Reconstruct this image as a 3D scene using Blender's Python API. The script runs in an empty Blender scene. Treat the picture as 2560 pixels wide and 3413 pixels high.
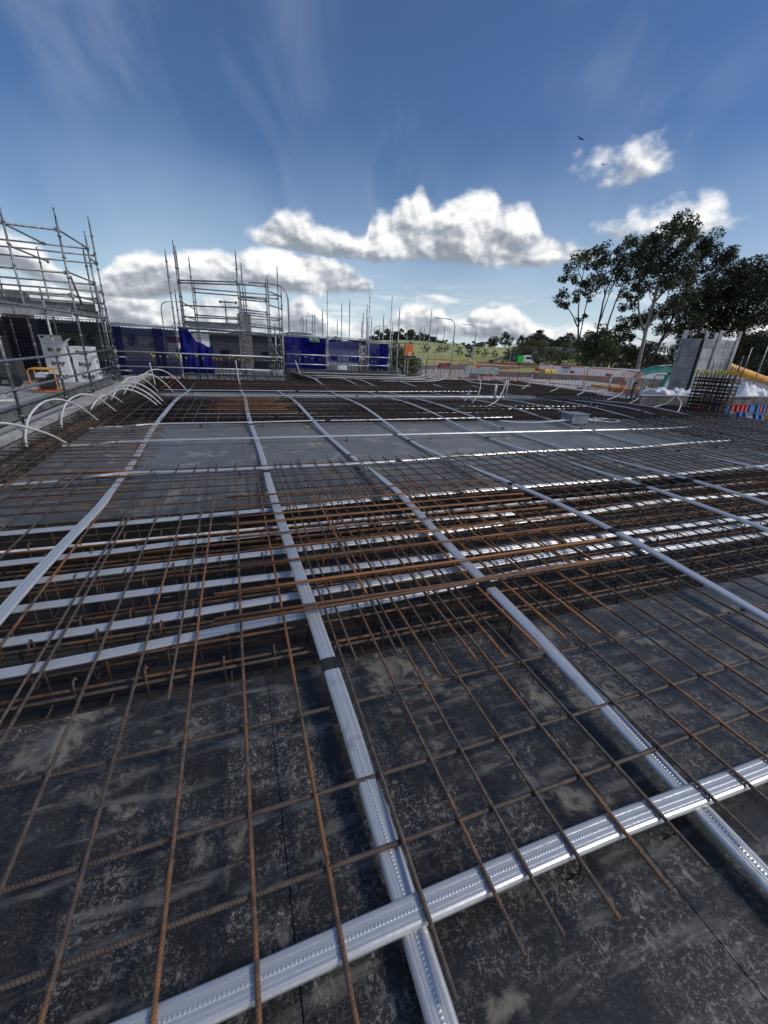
import bpy, math, random
from mathutils import Vector, Matrix
R = math.radians
random.seed(7)
sc = bpy.context.scene
COL = sc.collection

# ------------------------------------------------------------------ camera
def make_camera():
    pitch, yaw, roll = R(22.27875), R(20.21859), R(2.94438)
    fwd = Vector((math.sin(yaw)*math.cos(pitch), math.cos(yaw)*math.cos(pitch), -math.sin(pitch)))
    right = Vector((math.cos(yaw), -math.sin(yaw), 0))
    up = right.cross(fwd)
    r2 = right*math.cos(roll) + up*math.sin(roll)
    u2 = up*math.cos(roll) - right*math.sin(roll)
    cam = bpy.data.cameras.new('camera'); o = bpy.data.objects.new('camera', cam); COL.objects.link(o)
    m = Matrix((r2, u2, -fwd)).transposed().to_4x4(); m.translation = (0, 0, 1.6)
    o.matrix_world = m
    cam.sensor_fit = 'HORIZONTAL'; cam.sensor_width = 36; cam.lens = 36*1352.51/2560
    cam.clip_start = 0.05; cam.clip_end = 20000
    sc.camera = o
make_camera()
sc.render.resolution_x = 768; sc.render.resolution_y = 1024
sc.render.engine = 'CYCLES'
sc.cycles.max_bounces = 5; sc.cycles.transparent_max_bounces = 10
vs = sc.view_settings
vs.view_transform = 'Standard'; vs.look = 'None'; vs.exposure = 0.78; vs.gamma = 1; vs.use_curve_mapping = False

# ------------------------------------------------------------------ node helper
class NT:
    def __init__(s, tree): s.t = tree; s.t.nodes.clear()
    def n(s, typ, **kw):
        nd = s.t.nodes.new(typ)
        ins = kw.pop('ins', {})
        for k, v in kw.items(): setattr(nd, k, v)
        for k, v in ins.items(): s.put(nd.inputs[k], v)
        return nd
    def put(s, sock, v):
        if isinstance(v, bpy.types.NodeSocket): s.t.links.new(v, sock)
        else:
            if sock.type == 'RGBA' and len(v) == 3: v = (*v, 1)
            sock.default_value = v
    def m(s, op, a, b=None, c=None, clamp=False):
        nd = s.t.nodes.new('ShaderNodeMath'); nd.operation = op; nd.use_clamp = clamp
        for i, v in enumerate((a, b, c)):
            if v is not None: s.put(nd.inputs[i], v)
        return nd.outputs[0]
    def vm(s, op, a, b):
        nd = s.t.nodes.new('ShaderNodeVectorMath'); nd.operation = op
        s.put(nd.inputs[0], a); s.put(nd.inputs[1], b); return nd.outputs[0]
    def noise(s, vec, scale, detail=4, rough=.55, dist=0.):
        nd = s.t.nodes.new('ShaderNodeTexNoise')
        if vec is not None: s.put(nd.inputs['Vector'], vec)
        nd.inputs['Scale'].default_value = scale; nd.inputs['Detail'].default_value = detail
        nd.inputs['Roughness'].default_value = rough; nd.inputs['Distortion'].default_value = dist
        return nd.outputs['Fac']
    def ss(s, v, lo, hi):
        nd = s.t.nodes.new('ShaderNodeMapRange'); nd.interpolation_type = 'SMOOTHSTEP'
        s.put(nd.inputs[0], v); nd.inputs[1].default_value = lo; nd.inputs[2].default_value = hi
        return nd.outputs[0]
    def mix(s, f, a, b):
        nd = s.t.nodes.new('ShaderNodeMix'); nd.data_type = 'RGBA'
        s.put(nd.inputs[0], f); s.put(nd.inputs[6], a); s.put(nd.inputs[7], b); return nd.outputs[2]
    def scalevec(s, vec, v3):
        return s.vm('MULTIPLY', vec, v3)

# ------------------------------------------------------------------ world: Nishita sky with procedural clouds
SUN_DIR = Vector((0.80, -0.45, 0.85)).normalized()
def make_world():
    w = bpy.data.worlds.new('World'); sc.world = w; w.use_nodes = True
    w.cycles.sampling_method = 'MANUAL'; w.cycles.sample_map_resolution = 512
    k = NT(w.node_tree)
    out = k.n('ShaderNodeOutputWorld')
    sky = k.n('ShaderNodeTexSky', sky_type='NISHITA', sun_disc=False)
    sky.sun_elevation = math.asin(SUN_DIR.z); sky.sun_rotation = math.atan2(SUN_DIR.x, SUN_DIR.y)
    sky.air_density = 1.0; sky.dust_density = 0.3; sky.ozone_density = 3.0
    tc = k.n('ShaderNodeTexCoord'); P = tc.outputs['Generated']
    sp = k.n('ShaderNodeSeparateXYZ', ins={0: P}); X, Y, Z = sp.outputs
    az = k.m('MULTIPLY', k.m('ARCTAN2', X, Y), 57.2958)
    el = k.m('MULTIPLY', k.m('ARCSINE', Z), 57.2958)
    PS = k.scalevec(P, (1, 1, 1.35))
    nA = k.noise(PS, 9., 3, .5, .15)
    nB = k.noise(PS, 30., 4, .52)
    nU = k.noise(k.vm('ADD', PS, (0.018, -0.010, 0.030)), 9., 3, .5, .15)
    nBu = k.noise(k.vm('ADD', PS, (0.006, -0.003, 0.011)), 30., 4, .52)
    azn = k.m('MULTIPLY', k.m('ADD', az, 30), .01)
    def curve(pts):
        fc = k.n('ShaderNodeFloatCurve'); cm = fc.mapping; c = cm.curves[0]
        pts = [((x+30)/100, y/20) for x, y in pts]
        c.points[0].location = pts[0]; c.points[1].location = pts[-1]
        for p in pts[1:-1]: c.points.new(*p)
        cm.update(); k.put(fc.inputs[1], azn)
        return k.m('MULTIPLY', fc.outputs[0], 20)
    # banks of cumulus: base and top elevation (degrees) along the azimuth
    banks = [([(-30, 10), (2, 10.6), (7, 9.6), (14, 9.4), (20, 9.4), (27, 9.5), (35, 9.0), (43, 9.6), (70, 10)],
              [(-30, 10), (1.5, 10.6), (4, 11.6), (6.5, 13.2), (9, 13.3), (11, 12.2), (14, 11.9), (15.5, 11.5), (17, 13.6), (19.5, 14.6), (22.5, 15.9), (24.2, 14.9), (26, 15.6), (28, 16.2), (30.5, 16.5), (32, 15.0), (34.5, 14.8), (37, 12.6), (40, 11.8), (43, 10.4), (45, 10), (70, 10)]),
             ([(-30, 4.8), (-20, 4.8), (-12, 3.0), (-4, 4.6), (2, 5.9), (9, 5.4), (17, 6.0), (18, 6.4), (70, 6.4)],
              [(-30, 7.5), (-20, 8.0), (-17, 7.0), (-14, 4.9), (-10, 7.4), (-6, 7.6), (-2, 9.0), (2, 8.9), (6, 10.0), (11, 9.6), (14, 8.9), (17, 7.2), (18.5, 6.4), (70, 6.4)]),
             ([(-30, .2), (0, .6), (20, 1.2), (30, 1.4), (40, 1.0), (70, .8)],
              [(-30, 3.6), (-12, 4.2), (-6, 3.6), (0, 4.6), (6, 3.6), (9, 5.0), (12, 3.0), (17, 2.6), (20, 3.6), (23, 5.2), (26, 4.7), (28, 3.4), (30, 4.6), (33.5, 5.3), (36, 3.8), (39, 2.6), (44, 3.2), (48, 2.4), (55, 4.0), (70, 3.4)])]
    field = None; trel = None
    for base, top in banks:
        bb = curve(base); tt = curve(top)
        h = k.m('MAXIMUM', k.m('SUBTRACT', tt, bb), .02)
        t = k.m('DIVIDE', k.m('SUBTRACT', el, bb), h)
        lo = k.m('MULTIPLY', k.m('SUBTRACT', el, bb), 1.3); hi = k.m('MULTIPLY', k.m('SUBTRACT', tt, el), .85)
        q = k.m('MINIMUM', k.m('MINIMUM', k.m('MINIMUM', lo, hi), .9), k.m('SUBTRACT', h, .75))
        if field is None: field, trel = q, t
        else:
            sel = k.ss(k.m('SUBTRACT', q, field), -.4, .4)
            trel = k.m('ADD', k.m('MULTIPLY', trel, k.m('SUBTRACT', 1, sel)), k.m('MULTIPLY', t, sel)); field = k.m('MAXIMUM', field, q)
    for (a, e, hw, hh, mx_) in [(43.3, 18.0, 3.1, 1.7, .3), (49.3, 12.5, 4.6, 1.4, .02), (52.2, 12.8, 1.7, 1.3, .18), (25.3, 5.6, 2.4, .6, .3), (45.5, 12.6, 3.0, .9, .2), (100, 8, 12, 4, .8), (140, 10, 16, 4, .8), (-60, 9, 12, 4, .8), (-105, 8, 15, 4, .8), (-150, 10, 14, 4, .8), (75, 7, 7, 3, .8)]:
        v0 = k.n('ShaderNodeCombineXYZ', ins={0: az, 1: el}).outputs[0] if a == 43.3 else v0
        dv = k.vm('MULTIPLY', k.vm('SUBTRACT', v0, (a, e, 0)), (1/hw, 1/hh, 0))
        ln = k.n('ShaderNodeVectorMath', operation='LENGTH', ins={0: dv}).outputs['Value']
        q = k.m('MINIMUM', k.m('MULTIPLY', k.m('SUBTRACT', 1, ln), .9), mx_)
        t = k.m('ADD', k.m('MULTIPLY', k.m('SUBTRACT', el, e), .5/hh), .62)
        sel = k.ss(k.m('SUBTRACT', q, field), -.4, .4)
        trel = k.m('ADD', k.m('MULTIPLY', trel, k.m('SUBTRACT', 1, sel)), k.m('MULTIPLY', t, sel)); field = k.m('MAXIMUM', field, q)
    d = k.m('ADD', field, k.m('ADD', k.m('MULTIPLY', k.m('SUBTRACT', nA, .5), 2.4), k.m('MULTIPLY', k.m('SUBTRACT', nB, .5), 1.7)))
    dens = k.ss(d, -.42, .68)
    lit = k.m('ADD', k.m('MULTIPLY', k.m('SUBTRACT', trel, .5), .78), k.m('ADD', k.m('MULTIPLY', k.m('SUBTRACT', nA, nU), 2.3), k.m('MULTIPLY', k.m('SUBTRACT', nB, nBu), 1.3)))
    lit = k.m('ADD', lit, .55, clamp=True)
    ccol = k.n('ShaderNodeValToRGB'); cr = ccol.color_ramp
    cr.elements[0].position = .10; cr.elements[0].color = (.17, .19, .22, 1)
    cr.elements[1].position = .92; cr.elements[1].color = (.62, .62, .612, 1)
    e2 = cr.elements.new(.40); e2.color = (.28, .30, .33, 1)
    e3 = cr.elements.new(.66); e3.color = (.47, .48, .49, 1)
    k.put(ccol.inputs[0], lit)
    # low stratus band close to the horizon, all the way round
    sb = k.noise(k.scalevec(P, (3.2, 3.2, 22)), 2.2, 6, .6, .3)
    bandm = k.m('MULTIPLY', k.ss(el, -1, 2.), k.m('SUBTRACT', 1, k.ss(el, 3.5, 8.5)))
    strat = k.m('MULTIPLY', k.ss(sb, .42, .68), bandm)
    scol = k.mix(k.ss(sb, .45, .72), (.33, .38, .43), (.52, .55, .57))
    # thin cirrus
    wv = k.n('ShaderNodeTexNoise', ins={'Vector': P, 'Scale': 1.8, 'Detail': 2.}).outputs['Color']
    cv = k.vm('ADD', k.scalevec(P, (5.5, 2.0, 2.2)), k.scalevec(wv, (2.2, 1.6, 1.6)))
    ci = k.noise(cv, 1.6, 4, .55, .3)
    ci2 = k.noise(P, 3.1, 2, .5)
    cir = k.m('MULTIPLY', k.m('MULTIPLY', k.ss(ci, .44, .80), k.ss(ci2, .36, .62)), k.ss(el, 5, 13))
    cir = k.m('ADD', k.m('MULTIPLY', cir, .17), .06)
    veil = k.m('MULTIPLY', k.m('SUBTRACT', 1, k.ss(k.m('ADD', el, k.m('MULTIPLY', k.m('SUBTRACT', ci2, .5), 14)), -2, 21)), .60)
    skyB = k.n('ShaderNodeBackground', ins={'Color': k.n('ShaderNodeHueSaturation', ins={'Color': sky.outputs[0], 'Hue': .508, 'Saturation': 1.34, 'Value': .98}).outputs[0], 'Strength': 0.050})
    whiteB = k.n('ShaderNodeBackground', ins={'Color': (.40, .49, .57), 'Strength': 1.0})
    cirB = k.n('ShaderNodeBackground', ins={'Color': (.42, .45, .52), 'Strength': 1.0})
    strB = k.n('ShaderNodeBackground', ins={'Color': scol, 'Strength': 1.0})
    cumB = k.n('ShaderNodeBackground', ins={'Color': ccol.outputs[0], 'Strength': 1.0})
    def mx(f, a, b): return k.n('ShaderNodeMixShader', ins={0: f, 1: a, 2: b}).outputs[0]
    s = mx(veil, skyB.outputs[0], whiteB.outputs[0])
    s = mx(cir, s, cirB.outputs[0])
    s = mx(k.m('MULTIPLY', strat, .75), s, strB.outputs[0])
    s = mx(dens, s, cumB.outputs[0])
    k.put(out.inputs[0], s)
make_world()

sun = bpy.data.lights.new('sun', 'SUN'); sun.energy = 1.25; sun.angle = R(14); sun.color = (1, .95, .87)
so = bpy.data.objects.new('sun', sun); COL.objects.link(so)
so.rotation_euler = (-SUN_DIR).to_track_quat('-Z', 'Y').to_euler()

# ------------------------------------------------------------------ materials
MAT = {}
def material(name):
    m = bpy.data.materials.new(name); m.use_nodes = True; MAT[name] = m
    k = NT(m.node_tree); out = k.n('ShaderNodeOutputMaterial')
    b = k.n('ShaderNodeBsdfPrincipled'); k.put(out.inputs[0], b.outputs[0])
    return k, b, out
def bump(k, b, h, strength=.3, dist=.01):
    bn = k.n('ShaderNodeBump', ins={'Height': h, 'Strength': strength, 'Distance': dist}); k.put(b.inputs['Normal'], bn.outputs[0])
def simple(name, c1, c2=None, scale=8, rough=.6, metal=0., bumps=.0, coord='Object', detail=5, lo=.35, hi=.65, bscale=None):
    k, b, out = material(name)
    tc = k.n('ShaderNodeTexCoord'); v = tc.outputs[coord]
    if c2 is not None:
        n = k.noise(v, scale, detail, .6); col = k.mix(k.ss(n, lo, hi), c1, c2)
        k.put(b.inputs['Base Color'], col)
        k.put(b.inputs['Roughness'], k.m('ADD', rough-.1, k.m('MULTIPLY', n, .2)))
    else:
        k.put(b.inputs['Base Color'], c1); k.put(b.inputs['Roughness'], rough)
    b.inputs['Metallic'].default_value = metal
    if bumps: bump(k, b, k.noise(v, bscale or scale*4, 4, .6), bumps, .01)
    return k, b, out

def mat_deck():
    k, b, out = material('film_plywood')
    tc = k.n('ShaderNodeTexCoord'); v = tc.outputs['Object']
    oi = k.n('ShaderNodeObjectInfo')
    vv = v
    big = k.noise(vv, 1.3, 3, .55)
    mid = k.noise(vv, 5.5, 5, .6, .4)
    w1 = k.noise(k.scalevec(vv, (1, 1.45, 1)), 48, 6, .72, .25)
    w2 = k.noise(k.scalevec(vv, (1.5, 1, 1)), 120, 3, .65, .2)
    w3 = k.noise(k.scalevec(vv, (1.9, 1, 1)), 24, 6, .72, .3)
    brk = k.noise(vv, 11, 4, .65)
    dirtm = k.ss(k.m('ADD', k.m('MULTIPLY', big, .60), k.m('ADD', k.m('MULTIPLY', mid, .36), k.m('MULTIPLY', brk, .24))), .52, .70)
    fl = k.m('MULTIPLY', k.ss(w1, .53, .64), k.m('ADD', .13, k.m('MULTIPLY', dirtm, .9)), clamp=True)
    fl2 = k.m('MULTIPLY', k.ss(w2, .575, .66), k.m('ADD', .20, k.m('MULTIPLY', dirtm, .8)), clamp=True)
    fl3 = k.m('MULTIPLY', k.ss(w3, .53, .66), k.m('ADD', .06, k.m('MULTIPLY', dirtm, .95)), clamp=True)
    fl = k.m('MAXIMUM', k.m('MAXIMUM', fl, fl2), fl3)
    base = k.mix(k.ss(mid, .3, .7), (.0095, .0092, .0088), (.0205, .0200, .0190))
    base = k.mix(k.m('MULTIPLY', oi.outputs['Random'], .25), base, (.021, .022, .024))
    col = k.mix(k.m('MULTIPLY', fl, .85), base, (.27, .255, .222))
    # dried grout and mud patches
    g1 = k.noise(vv, 2.1, 4, .6, .5); g2 = k.noise(vv, 16, 5, .7, .6)
    mud = k.m('MULTIPLY', k.ss(k.m('ADD', k.m('MULTIPLY', g1, .85), k.m('MULTIPLY', g2, .26)), .61, .69), k.ss(g2, .28, .52))
    col = k.mix(k.m('MULTIPLY', mud, .85), col, (.215, .192, .148))
    sm = k.noise(k.scalevec(vv, (1.3, 7, 1)), 2.2, 5, .6, .3)
    col = k.mix(k.m('MULTIPLY', k.ss(sm, .52, .68), .62), col, (.175, .165, .145))
    # long thin drag scratches in two directions
    for ang, sd in ((.35, 3.0), (-1.1, 8.0)):
        mp = k.n('ShaderNodeMapping', ins={'Vector': vv}); mp.inputs['Rotation'].default_value = (0, 0, ang); mp.inputs['Scale'].default_value = (70, 2.2, 1); mp.inputs['Location'].default_value = (sd, sd, 0)
        sc_ = k.noise(mp.outputs[0], 1.0, 3, .6)
        col = k.mix(k.m('MULTIPLY', k.m('MULTIPLY', k.ss(sc_, .66, .72), dirtm), .5), col, (.19, .185, .17))
    k.put(b.inputs['Base Color'], col)
    k.put(b.inputs['Roughness'], k.m('ADD', .29, k.m('ADD', k.m('MULTIPLY', fl, .35), k.m('MULTIPLY', mid, .18))))
    b.inputs['Specular IOR Level'].default_value = .45
    b.inputs['Sheen Weight'].default_value = .34; b.inputs['Sheen Roughness'].default_value = .45; b.inputs['Sheen Tint'].default_value = (.92, .88, .80, 1)
    bump(k, b, k.m('ADD', w1, k.m('MULTIPLY', mid, 1.2)), .12, .002)
mat_deck()

def mat_duct():
    k, b, out = material('galvanised_duct')
    uv = k.n('ShaderNodeUVMap').outputs[0]
    sp = k.n('ShaderNodeSeparateXYZ', ins={0: uv}); u, v = sp.outputs[0], sp.outputs[1]
    tc = k.n('ShaderNodeTexCoord')
    n = k.noise(k.scalevec(uv, (9, 1.2, 1)), 3., 5, .65)
    sp2 = k.noise(tc.outputs['Object'], 70, 3, .6)
    col = k.mix(n, (.52, .515, .495), (.84, .83, .80))
    col = k.mix(k.m('MULTIPLY', k.ss(sp2, .45, .7), .30), col, (.42, .45, .49))
    drt = k.ss(k.noise(tc.outputs['Object'], 6, 5, .65), .62, .75)
    col = k.mix(k.m('MULTIPLY', drt, .5), col, (.30, .28, .24))
    k.put(b.inputs['Base Color'], col)
    b.inputs['Metallic'].default_value = .62
    k.put(b.inputs['Roughness'], k.m('ADD', .22, k.m('MULTIPLY', sp2, .32)))
    # dimpled seam along the middle
    s = k.m('SUBTRACT', 1, k.ss(k.m('ABSOLUTE', k.m('SUBTRACT', u, .5)), .03, .065))
    dim = k.m('ADD', .5, k.m('MULTIPLY', k.m('SINE', k.m('MULTIPLY', v, 2*math.pi/.011)), .5))
    h = k.m('ADD', k.m('MULTIPLY', k.m('MULTIPLY', s, dim), 1.0), k.m('ADD', k.m('MULTIPLY', n, .25), k.m('MULTIPLY', k.noise(tc.outputs['Object'], 9, 3, .6), 1.3)))
    bump(k, b, h, .42, .003)
mat_duct()

def mat_rebar(name, dark, mid, rust, amount):
    k, b, out = material(name)
    uv = k.n('ShaderNodeUVMap').outputs[0]
    sp = k.n('ShaderNodeSeparateXYZ', ins={0: uv}); u, v = sp.outputs[0], sp.outputs[1]
    tc = k.n('ShaderNodeTexCoord'); oi = k.n('ShaderNodeObjectInfo')
    ob = k.vm('ADD', tc.outputs['Object'], k.scalevec(oi.outputs['Color'], (0, 0, 0)))
    n1 = k.noise(ob, 2.2, 4, .6); n2 = k.noise(ob, 26, 4, .65)
    col = k.mix(k.ss(n2, .35, .7), dark, mid)
    f = k.ss(k.m('ADD', k.m('MULTIPLY', n1, .7), k.m('ADD', k.m('MULTIPLY', n2, .35), k.m('MULTIPLY', oi.outputs['Random'], .28))), .80-amount, 1.02-amount)
    col = k.mix(f, col, rust)
    k.put(b.inputs['Base Color'], col)
    k.put(b.inputs['Roughness'], .62); b.inputs['Metallic'].default_value = .15
    rib = k.m('SINE', k.m('ADD', k.m('MULTIPLY', v, 2*math.pi/.0105), k.m('MULTIPLY', u, 4*math.pi)))
    bump(k, b, k.m('ADD', k.ss(rib, .0, .8), k.m('MULTIPLY', n2, .4)), .85, .0022)
mat_rebar('rebar_steel', (.070, .052, .042), (.130, .095, .072), (.28, .12, .042), .13)
mat_rebar('rebar_rust', (.12, .062, .036), (.21, .10, .05), (.34, .145, .05), .24)
mat_rebar('rebar_cage', (.022, .012, .010), (.045, .020, .016), (.085, .028, .018), .1)
mat_rebar('rebar_dark', (.030, .022, .018), (.062, .042, .032), (.13, .055, .025), .05)

simple('scaffold_steel', (.16, .175, .18), (.33, .35, .355), 9, .45, .55, .15)
simple('scaffold_dull', (.13, .145, .145), (.26, .28, .28), 7, .5, .5, .15)
simple('white_pvc', (.50, .50, .485), (.66, .66, .645), 5, .42)
simple('pipe_white_rail', (.52, .54, .55), (.70, .71, .72), 5, .4, .2)
simple('black_tape', (.012, .012, .013), (.03, .03, .032), 20, .4)
simple('black_wire', (.012, .012, .012), None, rough=.5)
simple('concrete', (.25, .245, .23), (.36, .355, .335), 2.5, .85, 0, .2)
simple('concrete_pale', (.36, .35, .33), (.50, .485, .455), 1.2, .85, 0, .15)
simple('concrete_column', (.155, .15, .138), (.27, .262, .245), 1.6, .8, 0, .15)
simple('form_board', (.075, .078, .076), (.19, .192, .186), 3.2, .6, 0, .15)
simple('form_steel_shade', (.20, .215, .215), (.33, .345, .345), 2.6, .5, .3, .1)  # darker form tone, with the left column face's shade put into the colour
simple('form_panel_grey', (.24, .25, .25), (.44, .45, .44), 1.9, .55, .1, .1)
simple('timber_cap', (.30, .285, .25), (.46, .44, .40), 6, .8, 0, .15)
simple('dark_ply', (.014, .014, .015), (.035, .034, .033), 3, .7)
simple('steel_beam', (.15, .165, .17), (.26, .28, .285), 3, .5, .35, .1)
simple('plank', (.30, .31, .30), (.44, .45, .44), 5, .6, .3)
simple('cardboard_white', (.70, .71, .72), (.78, .785, .79), 3, .7)
simple('print_black', (.02, .02, .022), None, rough=.6)
simple('print_grey', (.25, .25, .27), None, rough=.6)
simple('print_red', (.5, .03, .04), None, rough=.6)
simple('orange_frame', (.72, .30, .045), (.80, .38, .07), 5, .4)
simple('engine_black', (.02, .02, .021), (.06, .058, .055), 12, .45)
simple('engine_white', (.72, .71, .68), None, rough=.35)
simple('red_plastic', (.55, .05, .045), (.66, .09, .07), 6, .45)
simple('blue_plastic', (.03, .17, .46), (.05, .24, .58), 6, .42)
simple('yellow_plastic', (.78, .66, .035), (.85, .74, .08), 6, .4)
simple('orange_box', (.72, .17, .035), (.80, .24, .06), 3, .42)
simple('orange_steel', (.60, .12, .05), (.74, .19, .085), 4, .5)
simple('pump_orange', (.74, .33, .03), (.82, .43, .06), 1.2, .42)
simple('teal_paint', (.03, .22, .19), (.055, .32, .27), 2, .4)
simple('white_sheet', (.72, .73, .75), (.82, .83, .84), 4, .6, 0, .3, bscale=9)
simple('sign_green', (.03, .30, .13), None, rough=.4)
simple('sign_white', (.80, .82, .80), None, rough=.4)
simple('extinguisher_red', (.55, .03, .035), None, rough=.3)
simple('lamp_steel', (.30, .32, .33), (.42, .44, .45), 1, .45, .5)
simple('asphalt', (.055, .055, .057), (.10, .10, .10), 1.2, .9)
simple('hoarding_white', (.68, .69, .70), (.76, .77, .78), .6, .6)
simple('bark_pale', (.20, .165, .135), (.40, .35, .30), 3, .85, 0, .3)
simple('bark_dark', (.05, .042, .036), (.11, .095, .08), 3, .9, 0, .3)
simple('car_white', (.72, .72, .72), None, rough=.25)
simple('car_dark', (.035, .035, .04), None, rough=.22)
simple('car_red', (.20, .02, .025), None, rough=.25)
simple('car_glass', (.02, .025, .03), None, rough=.08)
simple('tyre', (.02, .02, .02), None, rough=.8)
simple('truck_green', (.05, .50, .09), None, rough=.4)
simple('yellow_machine', (.62, .48, .04), None, rough=.45)
simple('box_grey_steel', (.23, .25, .265), (.33, .35, .365), 4, .45, .4)
simple('bird_black', (.02, .02, .02), None, rough=.8)
simple('leaf_litter', (.62, .52, .03), None, rough=.6)
simple('roof_grey', (.28, .29, .30), None, rough=.6)
simple('wall_cream', (.55, .52, .47), None, rough=.8)
simple('cable_grey', (.38, .39, .40), (.55, .56, .57), 4, .5)
simple('wrap_plastic', (.55, .56, .57), (.80, .81, .82), 9, .3, 0, .5, bscale=14)

def mat_leaf(name, c1, c2, trans=.25):
    k, b, out = material(name)
    tc = k.n('ShaderNodeTexCoord')
    g = k.n('ShaderNodeNewGeometry')
    n = k.noise(tc.outputs['Object'], .55, 3, .6)
    f = k.m('ADD', k.m('MULTIPLY', n, .8), k.m('MULTIPLY', g.outputs['Random Per Island'], .45), clamp=True)
    col = k.mix(k.ss(f, .35, .85), c1, c2)
    k.put(b.inputs['Base Color'], col); b.inputs['Roughness'].default_value = .55
    tr = k.n('ShaderNodeBsdfTranslucent', ins={'Color': col})
    k.put(out.inputs[0], k.n('ShaderNodeMixShader', ins={0: trans, 1: b.outputs[0], 2: tr.outputs[0]}).outputs[0])
mat_leaf('gum_leaf', (.026, .036, .017), (.095, .108, .048))
mat_leaf('gum_leaf_dark', (.021, .031, .014), (.072, .086, .034))
mat_leaf('bush_leaf', (.030, .048, .016), (.085, .105, .036))
mat_leaf('far_leaf', (.030, .040, .022), (.070, .082, .040))
mat_leaf('olive_leaf', (.045, .055, .02), (.13, .13, .05))

def mat_cloth(name, col, op):
    k, b, out = material(name)
    tc = k.n('ShaderNodeTexCoord')
    n = k.noise(tc.outputs['Object'], 2.2, 4, .6)
    c = k.mix(n, tuple(x*.7 for x in col), tuple(min(1, x*1.35) for x in col))
    df = k.n('ShaderNodeBsdfDiffuse', ins={'Color': c}); tl = k.n('ShaderNodeBsdfTranslucent', ins={'Color': c})
    s = k.n('ShaderNodeMixShader', ins={0: .4, 1: df.outputs[0], 2: tl.outputs[0]}).outputs[0]
    tp = k.n('ShaderNodeBsdfTransparent')
    k.put(out.inputs[0], k.n('ShaderNodeMixShader', ins={0: op, 1: tp.outputs[0], 2: s}).outputs[0])
mat_cloth('shade_cloth_blue', (.018, .019, .20), .94)
mat_cloth('shade_cloth_thin', (.018, .022, .19), .82)
mat_cloth('shade_cloth_dark', (.010, .012, .045), .90)
mat_cloth('tarp_blue', (.014, .017, .20), .98)

def mat_ground():
    k, b, out = material('site_ground')
    tc = k.n('ShaderNodeTexCoord'); v = tc.outputs['Object']
    sp = k.n('ShaderNodeSeparateXYZ', ins={0: v})
    rr = k.m('SQRT', k.m('ADD', k.m('POWER', sp.outputs[0], 2), k.m('POWER', sp.outputs[1], 2)))
    n = k.noise(v, .25, 6, .62); nf = k.noise(v, .02, 5, .6)
    dirt = k.mix(n, (.22, .195, .165), (.42, .385, .34))
    grass = k.mix(k.ss(nf, .38, .62), (.26, .30, .08), (.47, .43, .18))
    grass = k.mix(k.m('MULTIPLY', n, .5), grass, (.20, .26, .065))
    far = k.mix(k.noise(v, .006, 4, .6), (.055, .075, .035), (.10, .12, .055))
    col = k.mix(k.ss(k.m('ADD', rr, k.m('MULTIPLY', n, 30)), 150, 172), dirt, grass)
    col = k.mix(k.ss(rr, 380, 480), col, far)
    k.put(b.inputs['Base Color'], col); b.inputs['Roughness'].default_value = .95
mat_ground()
simple('hill_haze_green', (.085, .115, .095), (.13, .16, .125), .004, .95)  # distance haze is put into the hill colour as a muted grey-green

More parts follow.
